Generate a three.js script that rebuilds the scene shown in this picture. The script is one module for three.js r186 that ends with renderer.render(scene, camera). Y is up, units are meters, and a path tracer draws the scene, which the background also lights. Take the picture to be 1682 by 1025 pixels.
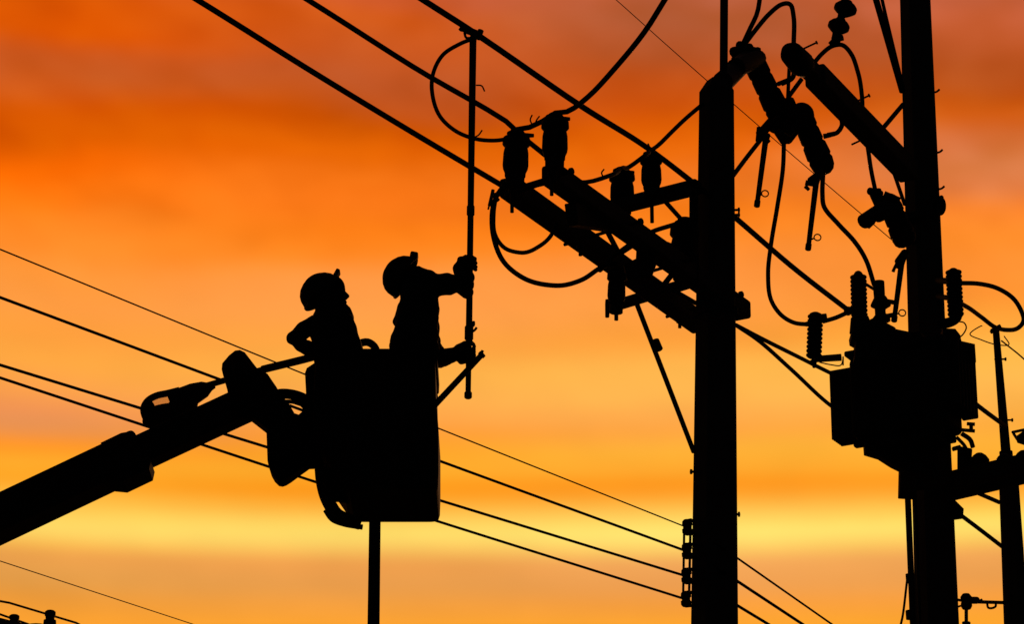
import * as THREE from 'three';
import { mergeGeometries } from 'three/addons/utils/BufferGeometryUtils.js';
import { RoundedBoxGeometry } from 'three/addons/geometries/RoundedBoxGeometry.js';

// ------------------------------------------------------------------ camera
const W = 1682, H = 1025, F = 5400, TILT = 21 * Math.PI / 180, EYE = 1.6;
const scene = new THREE.Scene();
const camera = new THREE.PerspectiveCamera(2 * Math.atan(H / 2 / F) * 180 / Math.PI, W / H, 0.1, 6000);
camera.position.set(0, EYE, 0);
camera.rotation.x = TILT;
camera.updateMatrixWorld();

// ------------------------------------------------------------------ noise
function rng(seed) { let s = seed >>> 0; return () => { s = (s + 0x6D2B79F5) | 0; let t = Math.imul(s ^ (s >>> 15), 1 | s); t = (t + Math.imul(t ^ (t >>> 7), 61 | t)) ^ t; return ((t ^ (t >>> 14)) >>> 0) / 4294967296; }; }
const perm = new Float32Array(65536); { const r = rng(77); for (let i = 0; i < 65536; i++) perm[i] = r() * 2 - 1; }
const lat = (i, j) => perm[((i * 73 + j * 7919) ^ (j * 131)) & 65535];
function vnoise(x, y) {
  const i = Math.floor(x), j = Math.floor(y), fx = x - i, fy = y - j;
  const u = fx * fx * (3 - 2 * fx), v = fy * fy * (3 - 2 * fy);
  return (lat(i, j) * (1 - u) + lat(i + 1, j) * u) * (1 - v) + (lat(i, j + 1) * (1 - u) + lat(i + 1, j + 1) * u) * v;
}
function fbm(x, y, n = 4) { let a = 0.5, s = 0; for (let k = 0; k < n; k++) { s += a * vnoise(x, y); x = x * 2.03 + 17.3; y = y * 2.03 + 9.1; a *= 0.5; } return s; }

// ------------------------------------------------------------------ sky: afterglow in cloud bands, fading to dusk away from the sunset
const toLin = (c) => { c /= 255; return c <= 0.04045 ? c / 12.92 : Math.pow((c + 0.055) / 1.055, 2.4); };
// each row: height above the horizon (degrees), then the cloud band's colour at four bearings
const BEAR = [-8.9, -2.6, 3.2, 8.9];
const BANDS = [
  [40, [96, 60, 50], [96, 60, 50], [90, 58, 52], [90, 58, 52]],
  [30, [150, 82, 48], [158, 84, 56], [150, 80, 58], [146, 80, 62]],
  [27.2, [206, 96, 48], [200, 96, 62], [180, 92, 66], [178, 94, 72]],
  [26.3, [217, 88, 14], [212, 94, 50], [186, 94, 58], [204, 98, 58]],
  [25.9, [222, 88, 4], [216, 92, 26], [182, 94, 58], [196, 90, 44]],
  [25.3, [222, 86, 2], [204, 88, 32], [188, 88, 42], [182, 80, 28]],
  [24.9, [200, 86, 30], [192, 86, 38], [202, 84, 22], [184, 78, 22]],
  [24.6, [198, 88, 32], [196, 84, 28], [205, 82, 12], [192, 82, 14]],
  [24.2, [216, 86, 2], [212, 88, 2], [218, 92, 4], [210, 94, 22]],
  [23.75, [226, 94, 0], [234, 102, 4], [238, 108, 12], [216, 112, 58]],
  [23.3, [252, 106, 2], [248, 118, 22], [244, 118, 30], [222, 126, 72]],
  [22.9, [255, 120, 16], [252, 122, 26], [248, 126, 34], [226, 124, 66]],
  [22.5, [255, 134, 34], [254, 128, 24], [252, 128, 24], [250, 132, 44]],
  [22.1, [254, 140, 42], [255, 136, 34], [255, 136, 36], [255, 142, 44]],
  [21.6, [255, 152, 58], [255, 152, 68], [255, 150, 64], [255, 146, 52]],
  [21.1, [255, 156, 66], [255, 160, 74], [255, 158, 70], [252, 146, 50]],
  [20.6, [255, 160, 62], [255, 166, 68], [254, 160, 60], [255, 164, 58]],
  [20.1, [255, 168, 66], [255, 176, 72], [254, 182, 78], [255, 184, 74]],
  [19.6, [250, 160, 74], [255, 172, 76], [254, 182, 80], [255, 184, 80]],
  [19.15, [238, 146, 82], [255, 164, 72], [254, 170, 76], [255, 178, 74]],
  [18.85, [226, 144, 84], [255, 156, 52], [255, 166, 66], [255, 172, 62]],
  [18.5, [255, 148, 34], [255, 164, 40], [255, 178, 56], [255, 178, 56]],
  [18.18, [255, 170, 44], [255, 172, 44], [255, 170, 48], [255, 172, 48]],
  [17.88, [255, 164, 36], [255, 150, 22], [255, 148, 24], [255, 152, 30]],
  [17.6, [254, 186, 64], [255, 172, 52], [255, 178, 62], [255, 172, 56]],
  [17.32, [254, 206, 88], [254, 208, 92], [254, 214, 98], [254, 208, 88]],
  [17.06, [252, 220, 106], [254, 222, 106], [254, 232, 116], [254, 228, 110]],
  [16.85, [252, 190, 82], [254, 200, 94], [254, 206, 100], [254, 198, 90]],
  [16.65, [236, 160, 76], [240, 160, 78], [244, 168, 90], [242, 166, 86]],
  [16.2, [226, 156, 74], [232, 156, 76], [240, 160, 82], [238, 160, 80]],
  [15.85, [234, 152, 56], [246, 160, 62], [250, 160, 62], [250, 160, 62]],
  [15.5, [250, 160, 48], [254, 164, 48], [254, 166, 46], [254, 166, 46]],
  [14.6, [252, 172, 60], [254, 176, 64], [254, 178, 64], [252, 176, 66]],
  [12, [238, 152, 66], [240, 156, 70], [240, 156, 70], [236, 152, 70]],
  [6, [206, 118, 62], [212, 122, 62], [212, 122, 62], [206, 118, 62]],
  [0, [150, 84, 56], [154, 86, 56], [154, 86, 56], [150, 84, 56]],
  [-6, [40, 28, 24], [40, 28, 24], [40, 28, 24], [40, 28, 24]],
].map(([e, ...c]) => [e, ...c.map((q) => q.map(toLin))]).reverse();
function skyColour(az, el, out) {
  const wob = el > 0 && el < 60 ? 0.04 * Math.max(-9, Math.min(9, az)) * Math.min(1, Math.max(0, (el - 23.8) / 1)) + 0.62 * fbm(az * 0.16 + 3, el * 0.5, 3) * Math.min(1, Math.max(0.12, (el - 17.2) / 5)) : 0;
  const e = Math.min(BANDS[BANDS.length - 1][0], Math.max(BANDS[0][0], el + wob));
  let k = 0; while (k < BANDS.length - 2 && e > BANDS[k + 1][0]) k++;
  let t = (e - BANDS[k][0]) / (BANDS[k + 1][0] - BANDS[k][0]); t = t * t * (3 - 2 * t) * 0.5 + t * 0.5;
  const b = Math.min(BEAR[3], Math.max(BEAR[0], az + 1.2 * fbm(az * 0.2 + 40, el * 0.6, 2)));
  let j = 0; while (j < 2 && b > BEAR[j + 1]) j++;
  let s = (b - BEAR[j]) / (BEAR[j + 1] - BEAR[j]); s = s * s * (3 - 2 * s);
  const lift = Math.min(1, Math.max(0, (el - 21) / 3)), amp = 0.07 + 0.15 * lift, sl = el + 0.12 * az;
  const n1 = fbm(az * 0.42 + 11, sl * 1.1 + 5, 4), n2 = fbm(az * 1.0 + 31 + n1, sl * 2.6 + 15, 3), n3 = vnoise(az * 2.4 + 7, el * 3.4 + 3);
  const mottle = 1 + amp * (n1 * 0.9 + n2 * 0.8 + n3 * 0.08);
  const veil = lift * Math.max(0, n2 * 0.9 + 0.5 * n1), glow = lift * Math.max(0, -n2 - 0.3 * n1);      // grey-mauve veils between clearer orange gaps
  // afterglow: strongest at the sunset's bearing, dusk on the other side
  const near = Math.exp(-Math.pow(Math.max(0, Math.abs(az) - 9) / 28, 2));
  const up = Math.exp(-Math.pow(Math.max(0, el - 27) / 26, 2));
  const g = near * up;
  const dusk = [0.0042, 0.0040, 0.0052];
  for (let c = 0; c < 3; c++) {
    const v0 = BANDS[k][1 + j][c] * (1 - s) + BANDS[k][2 + j][c] * s, v1 = BANDS[k + 1][1 + j][c] * (1 - s) + BANDS[k + 1][2 + j][c] * s;
    out[c] = (v0 * (1 - t) + v1 * t) * mottle * (1 + veil * [-0.08, 0.1, 0.55][c] + glow * [0.08, -0.06, -0.5][c]) * g + dusk[c] * (el < 0 ? 0.4 : 1) * (1 - g);
  }
}
const SW = 2048, SH = 1024, skyData = new Float32Array(SW * SH * 4);
{
  const o = [0, 0, 0];
  for (let r = 0; r < SH; r++) for (let c = 0; c < SW; c++) {
    const el = ((r + 0.5) / SH - 0.5) * 180;
    let az = ((c + 0.5) / SW - 0.5) * 360 + 90;      // u = atan2(z, x) / 2 pi + 0.5; the view runs along -z
    if (az > 180) az -= 360;
    skyColour(az, el, o);
    const q = (r * SW + c) * 4; skyData[q] = o[0]; skyData[q + 1] = o[1]; skyData[q + 2] = o[2]; skyData[q + 3] = 1;
  }
}
const skyTex = new THREE.DataTexture(skyData, SW, SH, THREE.RGBAFormat, THREE.FloatType);
skyTex.mapping = THREE.EquirectangularReflectionMapping; skyTex.magFilter = THREE.LinearFilter; skyTex.minFilter = THREE.LinearFilter;
skyTex.colorSpace = THREE.LinearSRGBColorSpace; skyTex.needsUpdate = true;
scene.background = skyTex; scene.environment = skyTex;

// the veiled sun stands in the bright band, beyond everything
const sun = new THREE.DirectionalLight(0xffb070, 0.5);
sun.position.set(20, 62, -200); sun.target.position.set(0, 8, -22);
sun.castShadow = true; sun.shadow.radius = 20; sun.shadow.mapSize.set(2048, 2048);
Object.assign(sun.shadow.camera, { left: -25, right: 25, top: 25, bottom: -25, near: 1, far: 400 });
scene.add(sun, sun.target);

const renderer = new THREE.WebGLRenderer({ antialias: true });
renderer.toneMapping = THREE.LinearToneMapping; renderer.toneMappingExposure = 1;
renderer.shadowMap.enabled = true;
renderer.setSize(1024, 625);

// ------------------------------------------------------------------ helpers
const K = 1.13;                                         // metres per unit of the distances below
const V = (x, y, z) => new THREE.Vector3(x, y, z);
const CT = Math.cos(TILT), ST = Math.sin(TILT);
function ray(x, y) { const u = (x - W / 2) / F, v = (y - H / 2) / F; return V(u, ST - v * CT, -CT - v * ST); }
const at = (x, y, d) => { const r = ray(x, y); return V(0, EYE, 0).addScaledVector(r, d * K / -r.z); };
const atH = (x, y, h) => { const r = ray(x, y); return V(0, EYE, 0).addScaledVector(r, (h - 1.6) * K / r.y); };
const mpx = (p) => ((p.y - EYE) * ST - p.z * CT) / F;   // metres per pixel at a point
const UP = V(0, 1, 0);
const lerpV = (a, b, t) => a.clone().lerp(b, t);
const flat = (g) => { const n = g.index ? g.toNonIndexed() : g; for (const k of Object.keys(n.attributes)) if (!['position', 'normal', 'uv', 'color'].includes(k)) n.deleteAttribute(k); return n; };

function rod(a, b, r0, r1 = r0, seg = 14) {
  const d = b.clone().sub(a), L = d.length();
  const g = new THREE.CylinderGeometry(r1, r0, L, seg, 1);
  g.applyQuaternion(new THREE.Quaternion().setFromUnitVectors(UP, d.normalize()));
  g.translate((a.x + b.x) / 2, (a.y + b.y) / 2, (a.z + b.z) / 2); return flat(g);
}
function tube(pts, r, n = 0, seg = 9, closed = false) {
  const c = new THREE.CatmullRomCurve3(pts, closed, 'centripetal');
  return flat(new THREE.TubeGeometry(c, n || Math.max(8, pts.length * 9), r, seg, closed));
}
function frame(a, b, upv = UP) {                         // basis with x along ab and y as near upv as it can be
  const x = b.clone().sub(a).normalize(), z = x.clone().cross(upv).normalize(), y = z.clone().cross(x).normalize();
  return new THREE.Matrix4().makeBasis(x, y, z);
}
function beam(a, b, hgt, wid, upv = UP, round = 0.008) {
  const L = a.distanceTo(b), g = new RoundedBoxGeometry(L, hgt, wid, 2, Math.min(round, hgt * 0.3, wid * 0.3));
  g.applyMatrix4(frame(a, b, upv)); g.translate((a.x + b.x) / 2, (a.y + b.y) / 2, (a.z + b.z) / 2); return flat(g);
}
function lathe(a, b, prof, seg = 20) {                   // prof: [share of the way from a to b, radius]
  const d = b.clone().sub(a), L = d.length();
  const g = new THREE.LatheGeometry(prof.map(([t, r]) => new THREE.Vector2(Math.max(r, 1e-4), t * L)), seg);
  g.applyQuaternion(new THREE.Quaternion().setFromUnitVectors(UP, d.normalize())); g.translate(a.x, a.y, a.z); return flat(g);
}
function ball(c, rx, ry = rx, rz = rx, rotZ = 0, seg = 20) {
  const g = new THREE.SphereGeometry(1, seg, seg * 0.7 | 0); g.scale(rx, ry, rz); g.rotateZ(rotZ); g.translate(c.x, c.y, c.z); return flat(g);
}
function plate(px, d, thick, bevel = 0.012) {            // a plate cut to an outline, standing at distance d with real thickness
  const pts = px.map(([x, y]) => at(x, y, d)), s = new THREE.Shape();
  pts.forEach((p, i) => i ? s.lineTo(p.x, p.y) : s.moveTo(p.x, p.y));
  const g = new THREE.ExtrudeGeometry(s, { depth: thick - 2 * bevel, bevelThickness: bevel, bevelSize: bevel, bevelOffset: -bevel, bevelSegments: 2 });
  g.translate(0, 0, -d * K - thick / 2 + bevel); return flat(g);
}
function loft(stations) {                                // stations: lists of points of equal count, bottom to top; closed with flat ends
  const pos = [], uv = [], n = stations[0].length;
  const tri = (a, b, c) => { for (const p of [a, b, c]) { pos.push(p.x, p.y, p.z); uv.push(p.x + p.z, p.y); } };
  for (let s = 0; s + 1 < stations.length; s++) for (let i = 0; i < n; i++) {
    const a = stations[s][i], b = stations[s][(i + 1) % n], c = stations[s + 1][(i + 1) % n], d = stations[s + 1][i];
    tri(a, b, c); tri(a, c, d);
  }
  for (const [st, f] of [[stations[0], -1], [stations[stations.length - 1], 1]]) for (let i = 1; i + 1 < n; i++) f > 0 ? tri(st[0], st[i], st[i + 1]) : tri(st[0], st[i + 1], st[i]);
  const g = new THREE.BufferGeometry();
  g.setAttribute('position', new THREE.Float32BufferAttribute(pos, 3)); g.setAttribute('uv', new THREE.Float32BufferAttribute(uv, 2)); g.computeVertexNormals(); return g;
}
function chamferRing(c, half, ch, rot) {                 // chamfered square, counter-clockwise seen from above
  const q = [[half, -half + ch], [half, half - ch], [half - ch, half], [-half + ch, half], [-half, half - ch], [-half, -half + ch], [-half + ch, -half], [half - ch, -half]];
  const cs = Math.cos(rot), sn = Math.sin(rot);
  return q.map(([x, z]) => V(c.x + x * cs + z * sn, c.y, c.z - (-x * sn + z * cs)));
}

// ------------------------------------------------------------------ materials (weathered, matt, dark)
function noiseTex(sx, sy, lo, hi, oct = 4) {
  const n = 256, d = new Uint8Array(n * n * 4);
  for (let y = 0; y < n; y++) for (let x = 0; x < n; x++) {
    const fx = x / n, fy = y / n, w = (u, v) => fbm(u * sx, v * sy, oct) + 0.25 * vnoise(u * sx * 9, v * sy * 9);
    const a = w(fx, fy) * (1 - fx) * (1 - fy) + w(fx - 1, fy) * fx * (1 - fy) + w(fx, fy - 1) * (1 - fx) * fy + w(fx - 1, fy - 1) * fx * fy;
    const v = Math.max(0, Math.min(255, (lo + (hi - lo) * (0.5 + 0.7 * a)) * 255)); const q = (y * n + x) * 4;
    d[q] = d[q + 1] = d[q + 2] = v; d[q + 3] = 255;
  }
  const t = new THREE.DataTexture(d, n, n); t.wrapS = t.wrapT = THREE.RepeatWrapping; t.magFilter = THREE.LinearFilter; t.needsUpdate = true; return t;
}
const grainTex = noiseTex(9, 9, 0.55, 1), streakTex = noiseTex(22, 4, 0.5, 1), fineTex = noiseTex(40, 40, 0.4, 1, 3);
function mat(r, g, b, rough, map, bump, scale = 0.002, extra = {}) {
  const m = new THREE.MeshPhysicalMaterial({ roughness: rough, metalness: 0, map, bumpMap: bump, bumpScale: scale, specularIntensity: 0.25, ...extra });
  m.color.setRGB(r, g, b); return m;
}
const M = {
  concrete: mat(0.11, 0.105, 0.1, 0.95, grainTex, fineTex, 0.003),
  steel: mat(0.06, 0.06, 0.062, 0.8, grainTex, fineTex, 0.001),
  rust: mat(0.05, 0.035, 0.028, 0.92, grainTex, fineTex, 0.002),
  cable: mat(0.018, 0.018, 0.019, 0.85, null, fineTex, 0.0006),
  porcelain: mat(0.035, 0.022, 0.018, 0.7, grainTex, null, 0),
  tank: mat(0.05, 0.052, 0.053, 0.82, streakTex, grainTex, 0.0015),
  boom: mat(0.05, 0.046, 0.04, 0.85, streakTex, grainTex, 0.001),
  bucket: mat(0.045, 0.043, 0.04, 0.88, streakTex, grainTex, 0.0015),
  helmet: mat(0.05, 0.045, 0.03, 0.75, grainTex, null, 0),
  fabric: mat(1, 1, 1, 0.97, fineTex, fineTex, 0.002, { vertexColors: true, specularIntensity: 0.15 }),
  rubber: mat(0.02, 0.02, 0.021, 0.95, null, fineTex, 0.001),
  fibre: mat(0.05, 0.04, 0.025, 0.85, streakTex, null, 0),
  ground: mat(0.045, 0.042, 0.036, 1, grainTex, fineTex, 0.02),
  lens: new THREE.MeshPhysicalMaterial({ color: new THREE.Color(0.92, 0.84, 0.8), roughness: 0.2, transmission: 0.85, thickness: 0, specularIntensity: 0.3 }),
};

// ------------------------------------------------------------------ things and parts
const used = new Map();
function numbered(n) { const k = used.get(n) ?? 0; used.set(n, k + 1); return k ? `${n}_${String(k).padStart(3, '0')}` : n; }
function thing(name, label, category, p, group) {
  const o = new THREE.Group(); o.name = numbered(name); o.position.copy(p); o.userData = { label, category };
  if (group) o.userData.group = group;
  scene.add(o); return o;
}
function part(name, parent, geos, material, label) {
  const list = (Array.isArray(geos) ? geos : [geos]).map(flat);
  const g = list.length > 1 ? mergeGeometries(list) : list[0].clone();
  const w = V(0, 0, 0); for (let q = parent; q && q !== scene; q = q.parent) w.add(q.position);
  g.translate(-w.x, -w.y, -w.z);
  const m = new THREE.Mesh(g, material); m.name = name; m.castShadow = m.receiveShadow = true;
  if (label) m.userData.label = label;
  parent.add(m); return m;
}
function parts(name, parent, geos, material) { return geos.map((g) => part(name, parent, g, material)); }
function wire(name, label, category, pts, rpx, group, material = M.cable, n = 0) {
  const p0 = pts[0], r = rpx * mpx(pts[pts.length >> 1]);
  const g = tube(pts, r, n); g.translate(-p0.x, -p0.y, -p0.z);
  const m = new THREE.Mesh(g, material); m.name = numbered(name); m.position.copy(p0); m.castShadow = m.receiveShadow = true;
  m.userData = { label, category }; if (group) m.userData.group = group; scene.add(m); return m;
}
const beyond = (a, b, len) => b.clone().add(b.clone().sub(a).setLength(len));   // carries a line on past b
function sag(a, b, drop, n = 10) { const o = []; for (let i = 0; i <= n; i++) { const t = i / n, p = lerpV(a, b, t); p.y -= 4 * drop * t * (1 - t); o.push(p); } return o; }

// ------------------------------------------------------------------ ground
{
  const g = new THREE.PlaneGeometry(4000, 4000, 1, 1); g.rotateX(-Math.PI / 2);
  const uv = g.attributes.uv; for (let i = 0; i < uv.count; i++) uv.setXY(i, uv.getX(i) * 1300, uv.getY(i) * 1300);
  const m = new THREE.Mesh(g, M.ground); m.name = 'ground'; m.userData = { kind: 'structure' }; m.receiveShadow = true; scene.add(m);
}

// ------------------------------------------------------------------ shared shapes
// the direction in which the crossarms of the main pole run
const ARM_H = 9.02;
const arm1a = atH(834, 306, ARM_H), arm1b = atH(1150, 533, ARM_H), arm2a = atH(903, 285, ARM_H), arm2b = atH(1220, 512, ARM_H);
const armDir = arm1b.clone().sub(arm1a).setY(0).normalize();
const armRot = Math.atan2(-armDir.z, armDir.x);

function poleShaft(top, low, halfTop, halfLow, rot, cap = 0.07) {   // chamfered square shaft carried down to the ground along its own lean
  const d = low.clone().sub(top), g = top.clone().addScaledVector(d, -top.y / d.y); g.y = -0.3;
  const hg = halfTop + (halfLow - halfTop) * (g.y - top.y) / (low.y - top.y);
  const st = [];
  for (let i = 0; i <= 14; i++) { const t = i / 14, c = lerpV(g, top, t), h = hg + (halfTop - hg) * t; st.push(chamferRing(c, h, h * 0.28, rot)); }
  const c = top.clone(); c.y += cap; st.push(chamferRing(c, halfTop * 0.55, halfTop * 0.15, rot));
  return { geo: loft(st), base: V(g.x, 0, g.z) };
}
const stud = (c, dir, len, r) => rod(c.clone().addScaledVector(dir, -len / 2), c.clone().addScaledVector(dir, len / 2), r, r, 8);
const bolt = (c, dir, len, r) => mergeGeometries([stud(c, dir, len, r), stud(c.clone().addScaledVector(dir, len / 2 - r), dir, r * 1.6, r * 2)]);

function pinInsulator(label, foot, head, rpx, ear, pinEnd) {        // foot and head: points; two-skirted porcelain on a steel pin, line tie on its head
  const t = thing('pin_insulator', label, 'insulator', foot, 'pin insulators on the crossarms of the middle pole');
  const r = rpx * mpx(foot);
  part('porcelain_body', t, lathe(foot, head, [[0.0, 0.02], [0, r * 0.8], [0.08, r * 0.82], [0.16, r * 0.95], [0.24, r], [0.5, r * 0.97], [0.6, r * 0.9], [0.63, r * 0.82], [0.66, r * 0.95], [0.7, r * 1.08], [0.82, r * 1.05], [0.86, r * 0.78], [0.9, r * 0.62], [0.94, r * 0.66], [1.0, r * 0.5], [1.0, 0]], 26), M.porcelain);
  const ax = head.clone().sub(foot).normalize();
  part('pin', t, [rod(pinEnd, foot.clone().addScaledVector(ax, 0.02), 0.014), rod(foot.clone().addScaledVector(ax, -0.06), foot.clone().addScaledVector(ax, 0.012), r * 0.74, r * 0.76)], M.steel);
  const c = lerpV(foot, head, 0.9);
  part('tie_wire', t, [tube([0, 1, 2, 3, 4, 5].map((k) => V(c.x + Math.cos(k) * r * 0.68, c.y + 0.004 * k, c.z + Math.sin(k) * r * 0.68)), 0.008, 30, 6), rod(c.clone(), c.clone().add(V(ear * mpx(c), -0.01, 0.02)), 0.022, 0.012)], M.steel);
  return t;
}

// ------------------------------------------------------------------ main pole
const D0 = 19;
const pTop = at(1176.5, 150, D0), pLow = at(1172.5, 1025, D0);
const mainPole = (() => {
  const sh = poleShaft(pTop, pLow, 0.101, 0.129, armRot, 0.085);
  const t = thing('utility_pole', 'tall concrete pole in the middle carrying diagonal crossarms and the four low wires', 'utility pole', sh.base);
  part('shaft', t, sh.geo, M.concrete);
  const arm = (a, b, w = 0.135) => part('crossarm', t, beam(a, b, w, w, UP, 0.02), M.concrete);
  arm(arm1a, arm1b); arm(arm2a, arm2b);
  const d2 = at(1148, 306, D0 - 0.12), d1 = atH(934, 360, (d2.y - 1.6) / K + 1.6);
  arm(d1, d2, 0.10);
  const e2 = at(1150, 459, D0 - 0.05), e1 = atH(998, 506, (e2.y - 1.6) / K + 1.6);
  arm(e1, e2, 0.072);
  // end plate and edge lip of the low arm
  part('arm_clamp', t, [beam(lerpV(e1, e2, -0.005).add(V(0, -0.06, 0)), lerpV(e1, e2, -0.005).add(V(0, 0.055, 0)), 0.03, 0.09, V(1, 0, 0))], M.steel);
  // braces
  const brA = at(1046, 500, 17.9), brB = at(1139, 742, D0 - 0.06);
  const br = part('brace', t, rod(brA, brB, 4.2 * mpx(brA)), M.steel);
  part('brace_clamp', br, rod(at(1076, 560, 18.2), at(1082, 574, 18.25), 7 * mpx(brA)), M.steel);
  part('brace', t, rod(at(994, 374, 18.0), at(1014, 412, 18.0), 4.5 * mpx(brA)), M.steel);
  part('brace', t, rod(at(1094, 333, 18.3), at(1120, 362, 18.6), 4 * mpx(brA)), M.rust);
  part('brace', t, rod(at(1022, 415, 18.1), at(1042, 402, 18.2), 3.5 * mpx(brA)), M.steel);
  part('brace', t, rod(at(1090, 468, 18.5), at(1112, 440, 18.6), 5 * mpx(brA)), M.steel);
  part('brace', t, rod(at(1108, 478, 18.7), at(1146, 500, D0), 4 * mpx(brA)), M.steel);
  // spacer bolts joining the two parallel arms, with their ends
  for (const s of [0.02, 0.36, 0.63, 0.9]) {
    const a = lerpV(arm1a, arm1b, s), b = lerpV(arm2a, arm2b, s), d = b.clone().sub(a).normalize();
    part('spacer_bolt', t, bolt(lerpV(a, b, 0.5), d, a.distanceTo(b) + 0.3, 0.012), M.steel);
  }
  for (const [x, y, d, l] of [[841, 330, 17.0, 0.16], [906, 302, 16.9, 0.16], [953, 412, 17.6, 0.07], [1116, 532, 18.7, 0.06]]) part('bolt', t, bolt(at(x, y, d), UP, l, 0.012), M.steel);
  // plates where arms 1 and 2 meet the crossing arms
  part('arm_bracket', t, beam(at(938, 352, 17.35), at(1000, 362, 17.85), 0.15, 0.08), M.steel);
  part('arm_bracket', t, plate([[1046, 388], [1072, 404], [1078, 434], [1070, 456], [1030, 462], [1024, 436], [1044, 426]], 18.2, 0.05), M.steel);
  part('arm_bracket', t, plate([[1096, 398], [1148, 420], [1148, 478], [1116, 458], [1098, 440], [1086, 420]], 18.65, 0.05), M.steel);
  part('pole_bracket', t, beam(at(1139, 312, D0 - 0.1), at(1139, 450, D0 - 0.1), 0.06, 0.08, V(1, 0, 0)), M.steel);
  part('pole_band', t, loft([0, 0.05].map((y) => { const s = (pTop.y - at(1172, 520, D0).y) / (pTop.y - pLow.y), c = lerpV(pTop, pLow, s); c.y += y; return chamferRing(c, 0.128, 0.03, armRot); })), M.steel);
  // slender rod standing on the head of the pole, running up out of sight
  part('top_rod', t, rod(at(1188, 150, D0 + 0.12), at(1190, -190, D0 + 0.12), 6.8 * mpx(pTop)), M.steel);
  // side studs
  for (const [x, y] of [[1207, 345], [1207, 353], [1207, 845], [1141, 775]]) part('bolt', t, bolt(at(x, y, D0), V(x > 1172 ? 1 : -1, 0, 0.1).normalize(), 0.07, 0.009), M.steel);
  // rack with four spool insulators
  const rack = part('wire_rack', t, rod(at(1134, 852, D0 - 0.02), at(1131, 996, D0 - 0.02), 0.009), M.steel);
  part('rack_rod', rack, [rod(at(1123.5, 862, D0 - 0.02), at(1121.5, 992, D0 - 0.02), 0.0085)], M.steel);
  for (const y of [866, 905, 946, 984]) {
    const cx = 1128.5 - (y - 866) * 0.018, c = at(cx, y, D0 - 0.02), r = 8 * mpx(c), h = 12.5 * mpx(c);
    part('spool', rack, lathe(c.clone().add(V(0, -h, 0)), c.clone().add(V(0, h, 0)), [[0, 0], [0, r * 0.75], [0.12, r * 1.05], [0.34, r * 1.1], [0.4, r * 0.85], [0.6, r * 0.85], [0.66, r * 1.1], [0.88, r * 1.05], [1, r * 0.75], [1, 0]], 18), M.porcelain);
    parts('rack_arm', rack, [beam(c.clone().add(V(0, h * 0.95, 0)), at(1146, y - 10, D0), 0.012, 0.05), beam(c.clone().add(V(0, -h * 0.95, 0)), at(1146, y + 10, D0), 0.012, 0.05)], M.steel);
  }
  return t;
})();

// insulators on the main pole's arms
const I1 = [at(846, 290, 17.02), at(849, 215, 17.02)], I2 = [at(911, 262, 16.9), at(912, 188, 16.9)];
const d3h = at(1148, 306, D0 - 0.12).y, hh = (d3h - 1.6) / K + 1.6;
const q3 = atH(1022, 340, hh), q4 = atH(1070, 320, hh);
const upPx = (p, n) => p.clone().add(V(0, n * mpx(p) / CT, 0));
const I3 = [upPx(q3, 2), upPx(q3, 64)], I4 = [upPx(q4, 10), upPx(q4, 72)];
pinInsulator('brown pin insulator on the left end of the lower long crossarm', I1[0], I1[1], 21.5, 28, I1[0].clone().add(V(0, -0.16, 0)));
pinInsulator('brown pin insulator on the left end of the upper long crossarm', I2[0], I2[1], 21.5, 24, I2[0].clone().add(V(0, -0.16, 0)));
pinInsulator('brown pin insulator on the short crossarm, the left one of its pair', I3[0], I3[1], 20, 20, I3[0].clone().add(V(0, -0.1, 0)));
pinInsulator('slim pin insulator on the short crossarm, right one of its pair under the wire crossing', I4[0], I4[1], 17, 14, I4[0].clone().add(V(0, -0.26, 0)));
pinInsulator('pin insulator pressed against the left face of the middle pole', at(1122, 446, 18.75), at(1125, 360, 18.75), 23, -10, at(1122, 470, 18.75));
pinInsulator('pin insulator standing on the low steel arm under the long crossarms', at(1012, 500, 18.1), at(1013, 440, 18.1), 15, -14, at(1012, 526, 18.1));

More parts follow.
